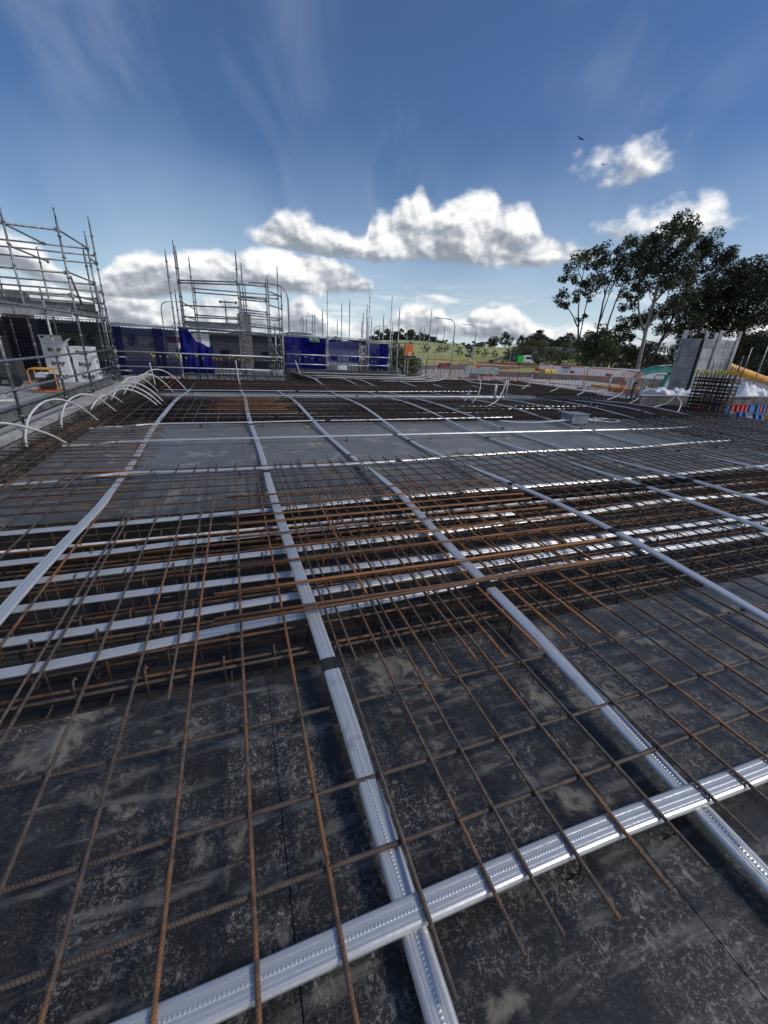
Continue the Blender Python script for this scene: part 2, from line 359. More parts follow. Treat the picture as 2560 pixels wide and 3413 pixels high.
# ------------------------------------------------------------------ mesh helpers
class MB:
    def __init__(s): s.v = []; s.f = []; s.uv = []; s.sm = []
    def add(s, vs, fs, uvs=None, smooth=False):
        o = len(s.v); s.v += [tuple(p) for p in vs]
        for i, f in enumerate(fs):
            s.f.append(tuple(o+j for j in f)); s.sm.append(smooth)
            s.uv.append(uvs[i] if uvs else [(0, 0)]*len(f))
        return s
    def box(s, x0, x1, y0, y1, z0, z1):
        vs = [(x0,y0,z0),(x1,y0,z0),(x1,y1,z0),(x0,y1,z0),(x0,y0,z1),(x1,y0,z1),(x1,y1,z1),(x0,y1,z1)]
        return s.add(vs, [(3,2,1,0),(4,5,6,7),(0,1,5,4),(1,2,6,5),(2,3,7,6),(3,0,4,7)])
    def obox(s, c, ax, ay, az):
        c = Vector(c); ax, ay, az = Vector(ax), Vector(ay), Vector(az)
        vs = [c+ax*a+ay*b+az*d for d in (-1,1) for (a,b) in ((-1,-1),(1,-1),(1,1),(-1,1))]
        return s.add(vs, [(3,2,1,0),(4,5,6,7),(0,1,5,4),(1,2,6,5),(2,3,7,6),(3,0,4,7)])
    def tube(s, path, r, n=8, caps=True):
        path = [Vector(p) for p in path]; N = len(path)
        rs = r if isinstance(r, (list, tuple)) else [r]*N
        vs = []; L = 0; ls = []
        ref = None
        for i, p in enumerate(path):
            t = (path[min(i+1, N-1)]-path[max(i-1, 0)]).normalized()
            if ref is None:
                ref = Vector((0,0,1)) if abs(t.z) < .9 else Vector((1,0,0))
            a = t.cross(ref).normalized(); b = a.cross(t).normalized(); ref = b
            if i: L += (p-path[i-1]).length
            ls.append(L)
            for j in range(n):
                an = 2*math.pi*j/n
                vs.append(p + (a*math.cos(an)+b*math.sin(an))*rs[i])
        fs = []; uvs = []
        for i in range(N-1):
            for j in range(n):
                k2 = (j+1) % n
                fs.append((i*n+j, i*n+k2, (i+1)*n+k2, (i+1)*n+j))
                uvs.append([(j/n, ls[i]), ((j+1)/n, ls[i]), ((j+1)/n, ls[i+1]), (j/n, ls[i+1])])
        s.add(vs, fs, uvs, True)
        if caps:
            o = len(s.v)-len(vs)
            s.f.append(tuple(o+j for j in reversed(range(n)))); s.uv.append([(0,0)]*n); s.sm.append(False)
            s.f.append(tuple(o+(N-1)*n+j for j in range(n))); s.uv.append([(0,0)]*n); s.sm.append(False)
        return s
    def disc(s, c, r, h, n=10, axis='z'):
        c = Vector(c); d = {'z': Vector((0,0,1)), 'x': Vector((1,0,0)), 'y': Vector((0,1,0))}[axis]
        return s.tube([c-d*h/2, c+d*h/2], r, n)
    def sweep(s, path, prof, half):
        path = [Vector(p) for p in path]; N = len(path); n = len(prof)
        vs = []; L = 0; ls = []
        for i, p in enumerate(path):
            t = (path[min(i+1, N-1)]-path[max(i-1, 0)]).normalized()
            sd = t.cross(Vector((0,0,1))).normalized(); up = sd.cross(t).normalized()
            if i: L += (p-path[i-1]).length
            ls.append(L)
            for (a, b) in prof: vs.append(p+sd*a+up*b)
        fs = []; uvs = []
        U = [(a+half)/(2*half) for a, b in prof]
        for i in range(N-1):
            for j in range(n):
                k2 = (j+1) % n
                fs.append((i*n+j, i*n+k2, (i+1)*n+k2, (i+1)*n+j))
                uvs.append([(U[j], ls[i]), (U[k2], ls[i]), (U[k2], ls[i+1]), (U[j], ls[i+1])])
        s.add(vs, fs, uvs, False)
        o = len(s.v)-len(vs)
        s.f.append(tuple(o+j for j in reversed(range(n)))); s.uv.append([(0,0)]*n); s.sm.append(False)
        s.f.append(tuple(o+(N-1)*n+j for j in range(n))); s.uv.append([(0,0)]*n); s.sm.append(False)
        return s
    def grid(s, fn, nu, nv, smooth=True):
        vs = [fn(i/nu, j/nv) for j in range(nv+1) for i in range(nu+1)]
        fs = [(j*(nu+1)+i, j*(nu+1)+i+1, (j+1)*(nu+1)+i+1, (j+1)*(nu+1)+i) for j in range(nv) for i in range(nu)]
        return s.add(vs, fs, None, smooth)
    def prism(s, poly, y0, y1):   # polygon in x,z extruded along y
        n = len(poly)
        vs = [(x, y0, z) for x, z in poly]+[(x, y1, z) for x, z in poly]
        fs = [tuple(range(n)), tuple(range(2*n-1, n-1, -1))]+[(i, i+n, (i+1) % n+n, (i+1) % n) for i in range(n)]
        return s.add(vs, fs)
    def mesh(s, name, off=(0,0,0)):
        me = bpy.data.meshes.new(name)
        ox, oy, oz = off
        me.from_pydata([(x-ox, y-oy, z-oz) for x, y, z in s.v], [], s.f)
        me.polygons.foreach_set('use_smooth', s.sm)
        ul = me.uv_layers.new(name='UVMap')
        flat = [c for f in s.uv for p in f for c in p]
        ul.data.foreach_set('uv', flat)
        me.update(); return me

def origin(o):
    x = Vector((0,0,0))
    while o is not None: x += o.location; o = o.parent
    return x
def obj(name, mb, mat, parent=None, at=None, **props):
    """one mesh object; coordinates in mb are world coordinates"""
    if parent is not None: off = origin(parent); loc = (0,0,0)
    else: off = Vector(at) if at is not None else Vector((0,0,0)); loc = off
    me = mb.mesh(name, off) if isinstance(mb, MB) else mb
    if mat:
        me.materials.clear(); me.materials.append(MAT[mat])
    o = bpy.data.objects.new(name, me); COL.objects.link(o); o.location = loc; o.parent = parent
    for k, v in props.items(): o[k] = v
    return o
def inst(name, me, parent, loc, rot=(0,0,0), scale=(1,1,1)):
    """part that shares mesh data; loc in world coordinates"""
    o = bpy.data.objects.new(name, me); COL.objects.link(o); o.parent = parent
    o.location = Vector(loc)-(origin(parent) if parent else Vector((0,0,0))); o.rotation_euler = rot; o.scale = scale
    return o
def thing(name, label, cat, loc=(0,0,0), group=None):
    o = bpy.data.objects.new(name, None); COL.objects.link(o); o.location = loc; o.empty_display_size = .2
    o['label'] = label; o['category'] = cat
    if group: o['group'] = group
    return o
def tag(o, label, cat, group=None):
    o['label'] = label; o['category'] = cat
    if group: o['group'] = group
    return o
def struct(name, mb, mat, parent=None):
    o = obj(name, mb, mat, parent); o['kind'] = 'structure'; return o
def text_mesh(txt, size, mat, bold=.0):
    cu = bpy.data.curves.new('t', 'FONT'); cu.body = txt; cu.size = size; cu.extrude = .001; cu.offset = bold; cu.resolution_u = 2
    cu.align_x = 'CENTER'; cu.align_y = 'CENTER'
    o = bpy.data.objects.new('t', cu); COL.objects.link(o)
    dg = bpy.context.evaluated_depsgraph_get()
    me = bpy.data.meshes.new_from_object(o.evaluated_get(dg)); bpy.data.objects.remove(o); bpy.data.curves.remove(cu)
    me.materials.clear(); me.materials.append(MAT[mat]); return me
ORD = 'first second third fourth fifth sixth seventh eighth ninth tenth eleventh twelfth thirteenth fourteenth fifteenth sixteenth seventeenth eighteenth nineteenth twentieth'.split()
ORD += ['twenty-'+o for o in ORD[:9]]+['thirtieth']+['thirty-'+o for o in ORD[:9]]+['fortieth']
def smoothpath(pts, n=6):
    """Catmull-Rom through pts"""
    P = [Vector(p) for p in pts]; P = [P[0]*2-P[1]]+P+[P[-1]*2-P[-2]]
    out = []
    for i in range(1, len(P)-2):
        p0, p1, p2, p3 = P[i-1:i+3]
        for j in range(n):
            t = j/n
            out.append(.5*((2*p1)+(p2-p0)*t+(2*p0-5*p1+4*p2-p3)*t*t+(3*p1-p0-3*p2+p3)*t**3))
    out.append(P[-2]); return out

# ================================================================== SETTING
def lerp(a, b, t): return a+(b-a)*t
def sst(x, a, b):
    t = max(0, min(1, (x-a)/(b-a))); return t*t*(3-2*t)
def terrain(x, y):
    r = math.hypot(x, y); a = math.degrees(math.atan2(x, y))
    z = -3.2
    z = lerp(z, -4.7, sst(r, 95, 170))
    m = sst(a, 8, 20)*(1-sst(a, 46, 58))
    z = lerp(z, lerp(-1.5, 5.2 + 1.2*math.sin(a*.35), m), sst(r, 195, 335))
    z = lerp(z, -.5, sst(r, 380, 600))
    return z
mb = MB()
rings = [0, 20, 40, 60, 80, 95, 110, 125, 140, 155, 170, 185, 200, 220, 240, 260, 280, 300, 320, 340, 365, 400, 450, 520, 600, 900, 1500, 3000, 6000, 9000]
NA = 120
vs = [(r*math.sin(2*math.pi*i/NA), r*math.cos(2*math.pi*i/NA), terrain(r*math.sin(2*math.pi*i/NA), r*math.cos(2*math.pi*i/NA))) for r in rings for i in range(NA)]
fs = [(j*NA+i, j*NA+(i+1) % NA, (j+1)*NA+(i+1) % NA, (j+1)*NA+i) for j in range(len(rings)-1) for i in range(NA)]
mb.add(vs, fs, None, True); struct('ground', mb, 'site_ground')

# road beyond the site
def strip(pts, w, dz, seg=8):
    P = smoothpath([(x, y, 0) for x, y in pts], seg); m = MB(); vs = []
    for i, p in enumerate(P):
        t = (P[min(i+1, len(P)-1)]-P[max(i-1, 0)]).normalized(); n = Vector((t.y, -t.x, 0))
        for q in range(5):
            e = p+n*(w*(q/4-.5)); vs.append((e.x, e.y, terrain(e.x, e.y)+dz))
    fs = [(i*5+q, i*5+q+1, (i+1)*5+q+1, (i+1)*5+q) for i in range(len(P)-1) for q in range(4)]
    return m.add(vs, fs)
road_pts = [(-40, 62), (10, 88), (60, 125), (120, 175), (200, 232), (300, 275)]
struct('road', strip(road_pts, 26, .06), 'asphalt')
for i in range(16):
    t = i/16
    a = Vector((10, 88))*(1-t)+Vector((200, 232))*t
simple('line_paint', (.7, .7, .68), None, rough=.7)
rp = smoothpath([(x, y, 0) for x, y in road_pts], 30)
lm = MB()
for i in range(30, len(rp)-31, 3):
    a, b = rp[i], rp[i+1]; t = (b-a).normalized(); n = Vector((t.y, -t.x, 0))
    c = (a+b)/2; zz = terrain(c.x, c.y)+.10
    lm.add([c+t*1.6+n*.12+Vector((0,0,zz)), c-t*1.6+n*.12+Vector((0,0,zz)), c-t*1.6-n*.12+Vector((0,0,zz)), c+t*1.6-n*.12+Vector((0,0,zz))], [(0,1,2,3)])
struct('road_marking', lm, 'line_paint')

# hills on the horizon
def hills():
    m = MB()
    def fn(u, v):
        a = R(-60+u*160); d = 3000
        deg = -60+u*160
        h = 34+8*math.sin(deg*.31)+6*math.sin(deg*.83+1)+3*math.sin(deg*2.1)
        for c, w, hh in ((40.2, 4.2, 58), (17.6, 1.1, 42), (20.9, 1.4, 40), (8.5, 2.6, 26), (44.5, 3.5, 22)):
            h += hh*math.exp(-((deg-c)/w)**2)
        prof = [0, .55, .9, 1.0, .8, .3][int(round(v*5))]
        rr = d+v*700
        return (rr*math.sin(a), rr*math.cos(a), -2+h*prof)
    m.grid(fn, 320, 5)
    return m
struct('hills', hills(), 'hill_haze_green')

# ---- formwork deck: film faced plywood sheets, each one a piece
def new_struct_empty(name):
    o = bpy.data.objects.new(name, None); COL.objects.link(o); o['kind'] = 'structure'; return o
deck = new_struct_empty('formwork_deck')
def sheets(x0, x1, y0, y1, ybreaks, z=0.):
    xs = [x0]; x = .03+1.2*math.ceil((x0-.03)/1.2+.05)
    while x < x1-.1: xs.append(x); x += 1.2
    xs.append(x1)
    ys = [y0]+ybreaks+[y1]
    for i in range(len(xs)-1):
        for j in range(len(ys)-1):
            g = .0018; dz = random.uniform(-.0012, 0)
            cx, cy = (xs[i]+xs[i+1])/2, (ys[j]+ys[j+1])/2
            m = MB().box(xs[i]+g, xs[i+1]-g, ys[j]+g, ys[j+1]-g, z-.018, z+dz)
            o = obj('plywood_sheet', m, 'film_plywood', deck)
sheets(-2.42, 15.6, -2.6, 1.70, [-.68])
sheets(-2.42, 15.6, 4.02, 8.76, [6.42])
sheets(-2.42, 15.3, 12.30, 14.2, [])
struct('joist_bed', MB().box(-2.40, 15.55, -2.55, 1.66, -.14, -.02).box(-2.40, 15.55, 4.06, 8.72, -.14, -.02).box(-2.40, 15.25, 12.34, 14.16, -.14, -.02), 'dark_ply')
# beam boxes: soffits and sides
bsof = MB()
bsof.box(-2.86, 16.5, 1.5, 17.7, -.46, -.43); bsof.box(2.66, 9.85, 17.7, 23.45, -.46, -.43); bsof.box(9.85, 15.15, 17.7, 20.2, -.46, -.43); bsof.box(16.5, 26, 3.0, 10.55, -.46, -.43)
struct('beam_soffit', bsof, 'dark_ply')
bs = MB()
for y in (1.69, 4.03, 8.75, 12.31, 14.19):
    bs.box(-2.41, 15.5, y-.012, y+.012, -.43, -.022)
bs.box(-2.435, -2.415, 4.02, 8.76, -.43, -.004)
struct('beam_side', bs, 'dark_ply')
# neighbouring slab on the left (with the cartons) and the apron slab on the right
sl = MB().box(-14, -4.32, 6.5, 20.4, -.22, 0.0)
struct('neighbour_slab', sl, 'concrete')
ap = MB().box(10.0, 24, 20.42, 24.5, -.32, -.06).box(15.42, 24, 10.85, 20.42, -.32, -.06)
struct('concrete_apron', ap, 'concrete_pale')

# edge forms ---------------------------------------------------------------
def edge_form(label, boards, caps, n_mat='form_board'):
    t = thing('edge_form', label, 'formwork', (boards[0][0], boards[0][2], 0))
    for b in boards: obj('board', MB().box(*b), n_mat, t)
    for c in caps: obj('cap_rail', MB().box(*c), 'timber_cap', t)
    return t
edge_form('long grey edge form with pale top rail below the white conduit arches',
          [(-2.95, -2.87, 3.4+i*2.4, 3.4+i*2.4+2.394, -.46, .19) for i in range(6)], [(-2.99, -2.84, 3.4+i*4.79, 3.4+i*4.79+4.785, .192, .25) for i in range(3)])
edge_form('black far edge form under the blue screen left of the step',
          [(-2.86+i*1.8, -2.86+i*1.8+1.795, 17.78, 17.84, -.46, .02) for i in range(3)]+[(2.55, 2.61, 17.85, 23.5, -.46, .04)], [], 'dark_ply')
edge_form('black far edge form below the exit sign',
          [(2.62+i*2.42, 2.62+i*2.42+2.41, 23.5, 23.56, -.46, .05) for i in range(3)]+[(9.9, 9.96, 20.45, 23.5, -.46, .03)], [], 'dark_ply')
edge_form('dark edge form below the orange barriers',
          [(9.98+i*1.74, 9.98+i*1.74+1.735, 20.32, 20.38, -.46, .03) for i in range(3)]+[(15.3, 15.36, 10.95+i*2.34, 10.95+i*2.34+2.33, -.46, .02) for i in range(4)], [], 'form_board')
edge_form('tall dark edge form with pale lip holding back the white bags',
          [(13.1+i*2.4, 13.1+i*2.4+2.393, 10.68+.02*i, 10.74+.02*i, -.3, .42) for i in range(5)], [(13.05+i*6, 13.05+i*6+5.99, 10.66+.05*i, 10.82+.05*i, .424, .45) for i in range(2)])
# ================================================================== REINFORCEMENT
BARN = [0]
def bar_mb(p, q, r, sides=6, wob=.010, seg=4):
    p, q = Vector(p), Vector(q); pts = []
    for i in range(seg+1):
        t = i/seg; w = wob*(4*t*(1-t))
        pts.append(p.lerp(q, t)+Vector((random.uniform(-w, w), random.uniform(-w, w), random.uniform(-w, w)*.5)))
    return MB().tube(pts, r, sides)
def bar(parent, p, q, r, mat, sides=6, wob=.010, name='bar', seg=4):
    return obj(name, bar_mb(p, q, r, sides, wob, seg), mat, parent)

# near top mat -------------------------------------------------------------
LX = [-.762, -.548, -.317, -.07, .153, .39, .603, .733, .913, 1.122, 1.297, 1.536, 1.732]
LXl = [-2.3, -2.1, -1.85, -1.62, -1.38+.16, -.98]
LXr = [1.93+i*.205 for i in range(30)]
ZL, ZT = .1125, .0975
mat_near = thing('rebar_mat', 'brown steel bar mat tied over the near deck and the first band beam', 'rebar mat', (1.5, 1, 0))
for x in LXl+LX+LXr:
    y0 = .365+random.uniform(-.012, .012) if x > .3 else -1.1
    y1 = 5.42+random.uniform(-.06, .06)
    if x < -.8: y1 = 5.2+random.uniform(-.2, .1)
    r = .0073
    rust = 'rebar_steel'
    bar(mat_near, (x, y0, ZL), (x+random.uniform(-.02, .02), y1, ZL), r, rust, 8 if abs(x) < 2.2 else 6)
for x in (-.98, -.36, .50, .72):       # lapped second bars
    bar(mat_near, (x-.035, 1.55, ZL), (x-.03, 5.3, ZL), .0068, 'rebar_steel')
for y, z in ((.73, ZT), (.96, ZT), (1.325, .084), (1.715, .084)):
    bar(mat_near, (-2.4, y+.006, z), (9.5, y, z), .0087, 'rebar_steel', 8, seg=6)
for y in (4.08, 4.30, 4.55, 4.80, 5.06, 5.29):
    bar(mat_near, (-2.2+random.uniform(-.1, .1), y, .096), (10.5, y+random.uniform(-.03, .03), .096), .0075, 'rebar_steel', 6, seg=6)
# wire ties where the bars cross near the camera
tie = MB()
for x in LX:
    for y, z in ((.73, ZT), (.96, ZT), (1.325, .084)):
        if random.random() < .9:
            tie.tube([(x-.012, y-.010, z+.004), (x, y, ZL+.0095), (x+.012, y+.010, z+.004)], .0016, 4)
obj('tie_wire', tie, 'black_wire', mat_near)['kind'] = 'stuff'

# rusty top steel over the column head -------------------------------------
head = thing('column_head_steel', 'orange rusty steel bars crossing over the column head in the first band beam', 'rebar mat', (1.3, 3, 0))
for y, xa, xb in ((3.92, -.17, 2.8), (3.66, -.24, 2.74), (3.41, -.12, 2.86), (3.25, -.15, 2.84), (3.0, -.17, 2.83), (2.76, -.03, 2.95), (2.54, -.1, 2.93), (2.24, -.22, 2.82), (1.99, -.21, 2.73), (1.945, -.23, 2.66)):
    bar(head, (xa, y, .186), (xb, y+random.uniform(-.015, .03), .186), .0095 if y > 2.4 else .0108, 'rebar_rust', 8)
for x, y0, y1 in ((.82, 1.32, 4.32), (1.05, 1.36, 4.33), (1.21, 1.34, 4.31), (1.43, 1.35, 4.35), (1.63, 1.38, 4.32), (1.86, 1.36, 4.36), (2.10, 1.52, 4.5), (.68, 2.1, 4.3), (2.3, 1.9, 4.2), (2.52, 2.0, 4.1)):
    bar(head, (x, y0, .132), (x+random.uniform(-.03, .01), y1, .134), .0085, 'rebar_rust', 8)

# beam cages ---------------------------------------------------------------
def u_link(w, h, hook, r, hk=.06):
    """closed link with hooked tops, in the y-z plane"""
    p = [(0, hk, h-.045), (0, hk*.65, h-.004), (0, .012, h), (0, 0, h-.03), (0, 0, .02), (0, .02, 0), (0, w-.02, 0), (0, w, .02), (0, w, h-.03), (0, w-.012, h), (0, w-hk*.65, h-.004), (0, w-hk, h-.045)]
    return MB().tube(p, r, 5).mesh('link')
def cage(label, x0, x1, ys, ztop, zbot, rows, step, mat, linkmat, sides=6, roff=0.):
    t = thing('beam_cage', label, 'rebar cage', (x0, ys[0], zbot))
    for i, y in enumerate(ys):
        bar(t, (x0+random.uniform(-.1, .1), y, ztop+random.uniform(-.02, .012)), (x1, y+random.uniform(-.02, .02), ztop+random.uniform(-.02, .012)),   .0085, mat if random.random() < (.85 if mat == 'rebar_steel' else .95) else 'rebar_rust', sides, .015, seg=5)
        bar(t, (x0, y+random.uniform(-.03, .03), zbot+.03), (x1, y, zbot+.03), .011, 'rebar_rust' if (random.random() < .3 and mat == 'rebar_steel') else mat, sides, .015, seg=4)
        if i % 2 == 0:
            bar(t, (x0, y+.05, (ztop+zbot)/2+random.uniform(-.05, .05)), (x1, y+.04, (ztop+zbot)/2), .009, mat, sides, .02, seg=4)
    me = u_link(rows[0][1], ztop-zbot+.045, .06, .0062); me.materials.append(MAT[linkmat])
    x = x0+.1+roff; i = 0; n = 0
    while x < x1:
        for q, (yy, w) in enumerate(rows):
            if n < 290:
                o = inst('link', me, t, (x+random.uniform(-.03, .03)+(.13 if q % 2 else 0), yy, zbot+random.uniform(-.012, .012)), (random.uniform(-.03, .03), 0, random.uniform(-.06, .06))); n += 1
        x += step; i += 1
    return t
cage('rusty beam cage with hooked links lying in the first band beam trench', -2.4, 12, [1.80, 1.98, 2.18, 2.4, 2.62, 2.82, 3.02, 3.24, 3.44, 3.64, 3.84, 3.94], .045, -.36,
     [(1.78, .42), (2.32, .42), (2.86, .42), (3.46, .42)], .30, 'rebar_steel', 'rebar_steel')
cage('dark brown beam cage lying in the second band beam trench', -2.4, 15, [8.9+i*.2 for i in range(17)], .06, -.36,
     [(8.95, .42), (9.7, .42), (10.6, .42), (11.6, .42)], .36, 'rebar_dark', 'rebar_dark', 5)
cage('dark brown edge beam cage beside the black far form at the step', -2.8, 15, [14.35+i*.22 for i in range(15)], .08, -.36,
     [(14.5, .42), (15.5, .42), (16.6, .42)], .5, 'rebar_dark', 'rebar_dark', 5)
# left edge beam cage (runs away from the camera)
t = thing('beam_cage', 'dark edge beam cage along the pale topped form under the conduit arches', 'rebar cage', (-2.65, 4, -.4))
for i, x in enumerate((-2.82, -2.74, -2.64, -2.54, -2.46)):
    bar(t, (x, 3.8, .06), (x+random.uniform(-.01, .01), 17.5, .06), .009, 'rebar_dark' if i % 2 else 'rebar_steel', 6, .01, seg=6)
    bar(t, (x, 3.8, -.34), (x, 17.5, -.34), .011, 'rebar_dark', 6, .01, seg=4)
    bar(t, (x, 3.8, -.14), (x, 17.5, -.14), .009, 'rebar_dark', 6, .01, seg=4)
me = u_link(.36, .46, .06, .0062); me.materials.append(MAT['rebar_dark'])
y = 4.0
while y < 17.4:
    inst('link', me, t, (-2.46, y, -.36), (random.uniform(-.02, .02), 0, math.pi/2+random.uniform(-.05, .05))); y += .30

# mat along the left edge ---------------------------------------------------
t = thing('rebar_mat', 'dark bars sticking out from the left edge beam over the plywood', 'rebar mat', (-2, 6.5, 0))
y = 4.25
while y < 8.6:
    bar(t, (-2.85, y, .128), (-1.05+random.uniform(-.18, .14)-.06*(y-4.2), y+random.uniform(-.05, .03), .10), .0075, 'rebar_steel', 6); y += random.uniform(.17, .23)
for x in (-2.25, -2.0, -1.72):
    bar(t, (x, 4.6, .118), (x+.02, 9.0, .118), .007, 'rebar_steel', 6)
y = 8.75
while y < 13.9:
    bar(t, (-2.85, y, .128), (-1.75+random.uniform(-.3, .2), y, .11), .0075, 'rebar_dark', 5); y += .21

# second band beam mat ------------------------------------------------------
t = thing('rebar_mat', 'brown bar mat over the second band beam beyond the bare plywood', 'rebar mat', (4, 10, 0))
x = -2.2
while x < 14.9:
    bar(t, (x, 8.45+random.uniform(-.12, .1), .118), (x+random.uniform(-.03, .03), 12.35+random.uniform(-.1, .1), .118), .0075, 'rebar_dark' if x > 4.5 else random.choice(['rebar_steel', 'rebar_dark', 'rebar_steel']), 5); x += random.uniform(.18, .225)
for i in range(22):
    y = 8.86+i*.155
    bar(t, (-2.3, y, .10), (14.8, y+random.uniform(-.03, .03), .10), .008, random.choice(['rebar_dark', 'rebar_steel', 'rebar_dark']), 5, .01, seg=5)
t = thing('rebar_mat', 'short rusty bars over the far column head between the third and fourth ducts', 'rebar mat', (.5, 10, 0))
for i in range(9):
    bar(t, (-.5+random.uniform(-.15, .1), 9.2+i*.27, .17), (1.05+random.uniform(-.2, .6), 9.2+i*.27, .17), .008, 'rebar_rust', 5)
# far mats --------------------------------------------------------------------
t = thing('rebar_mat', 'dense brown bar mat at the far edge in front of the screens', 'rebar mat', (4, 16, 0))
x = -2.3
while x < 15:
    y1 = 17.6 if x < 2.6 else (23.3 if x < 9.8 else 20.1)
    bar(t, (x, 14.05+random.uniform(-.15, .1), .118), (x+random.uniform(-.04, .04), y1, .118), .008, random.choice(['rebar_dark', 'rebar_steel', 'rebar_dark']), 5); x += .2
for i in range(16):
    y = 14.4+i*.2
    bar(t, (-2.6, y, .10), (15, y+random.uniform(-.03, .03), .10), .0085, random.choice(['rebar_dark', 'rebar_steel']), 5, .01, seg=5)
for i in range(28):
    y = 17.7+i*.2; xb = 9.8 if y > 20.2 else 15
    bar(t, (2.7, y, .10), (xb, y, .10), .0085, random.choice(['rebar_dark', 'rebar_steel', 'rebar_dark']), 5, .01, seg=5)
    bar(t, (2.7, y+.07, -.02), (xb, y+.1, -.02), .0085, 'rebar_dark', 5, .01, seg=5)
t = thing('rebar_mat', 'dark bars running out to the right edge in front of the white bags', 'rebar mat', (13, 8, 0))
for i in range(44):
    y = 4.2+i*.215
    bar(t, (9.6+random.uniform(-.3, .3)+max(0, y-8)*.2, y, .10), (15.25 if y > 10.6 else (14.5 if y > 7.2 else 16.5), y+random.uniform(-.05, .05), .10), .008, 'rebar_dark', 5)
for i in range(30):
    x = 8.3+i*.21
    bar(t, (x, 3.2 if x < 12 else 4.6, .118), (x+random.uniform(-.03, .03), 8.5 if x < 10.5 else (14 if x < 15.2 else 10.5), .118), .008, 'rebar_dark', 5)
for i in range(17):
    x = 10.9+i*.22
    bar(t, (x, 5, -.05), (x, 10.5 if x > 13 else 14, -.05), .009, 'rebar_dark', 5)

# ================================================================== DUCTS
HW = .040
PROF = [(-.040, .004), (-.039, .011), (-.034, .0175), (-.027, .0200), (-.0205, .0200), (-.019, .0178), (-.0165, .0200), (-.006, .0200), (-.004, .0216), (.004, .0216), (.006, .0200), (.0165, .0200), (.019, .0178), (.0205, .0200), (.027, .0200), (.034, .0175), (.039, .011), (.040, .004), (.036, -.001), (-.036, -.001)]
def scaled(prof, k): return [(a*k, b*k) for a, b in prof]
def duct(label, path, tapes=(), chairs=(), wid=1.0, cat='duct', seglen=None, group=None):
    """path: dense list of points of the underside centre line; tapes: path fractions; chairs: fractions"""
    t = thing('tendon_duct', label, cat, path[0], group)
    prof = scaled(PROF, wid)
    L = [0]
    for a, b in zip(path, path[1:]): L.append(L[-1]+(Vector(b)-Vector(a)).length)
    tot = L[-1]
    def pt(d):
        d = max(0, min(tot, d))
        for i in range(len(L)-1):
            if L[i+1] >= d:
                f = (d-L[i])/max(1e-6, L[i+1]-L[i]); return Vector(path[i]).lerp(Vector(path[i+1]), f)
        return Vector(path[-1])
    cuts = [0]+sorted(tapes)+[1]
    for a, b in zip(cuts, cuts[1:]):
        da, db = a*tot, b*tot
        ds = [da]+[l for l in L if da+.02 < l < db-.02]+[db]
        obj('sheath', MB().sweep([pt(d) for d in ds], prof, HW*wid), 'galvanised_duct', t)
    tp = [(a*1.06, b*1.06+(.0012 if b > 0 else -.0012)) for a, b in prof]
    for f in tapes:
        d = f*tot; h = random.uniform(.038, .055)
        obj('joint_tape', MB().sweep([pt(d-h), pt(d), pt(d+h)], tp, HW*wid), 'black_tape', t)
    for f in chairs:
        p = pt(f*tot); q = pt(f*tot+.01); dr = (q-p).normalized(); sd = Vector((dr.y, -dr.x, 0))
        w = HW*wid
        zt = p.z
        if zt > .012:
            m = MB()
            for sg in (-1, 1):
                o = p+sd*sg*(w+.012)
                m.tube([p+sd*sg*w*.9+Vector((0,0,-.003)), o+Vector((0,0,.006)), Vector((o.x, o.y, 0.004))+dr*.012], .0035, 5)
                m.tube([Vector((o.x, o.y, .005))-dr*.03, Vector((o.x, o.y, .005))+dr*.03], .003, 4)
            m.tube([p-sd*w*.95+Vector((0,0,-.003)), p+sd*w*.95+Vector((0,0,-.003))], .003, 4)
            obj('chair', m, 'black_wire', t)
    return t
def zprof(y): return .084+.062*math.cos((y-2.9)/7.5*2*math.pi)
def long_path(xs, y0, y1, wob=.02):
    """xs: list of (y, x)"""
    out = []; y = y0; ph = random.uniform(0, 6)
    while y <= y1+1e-6:
        x = xs[0][1]
        for (ya, xa), (yb, xb) in zip(xs, xs[1:]):
            if ya <= y <= yb: x = lerp(xa, xb, (y-ya)/(yb-ya))
        if y > xs[-1][0]: x = xs[-1][1]
        out.append((x+wob*math.sin(y*1.1+ph), y, max(.012, zprof(y)))); y += .22
    return out
order = ['leftmost', 'second', 'third', 'fourth', 'fifth', 'sixth', 'seventh', 'eighth', 'ninth', 'tenth', 'eleventh']
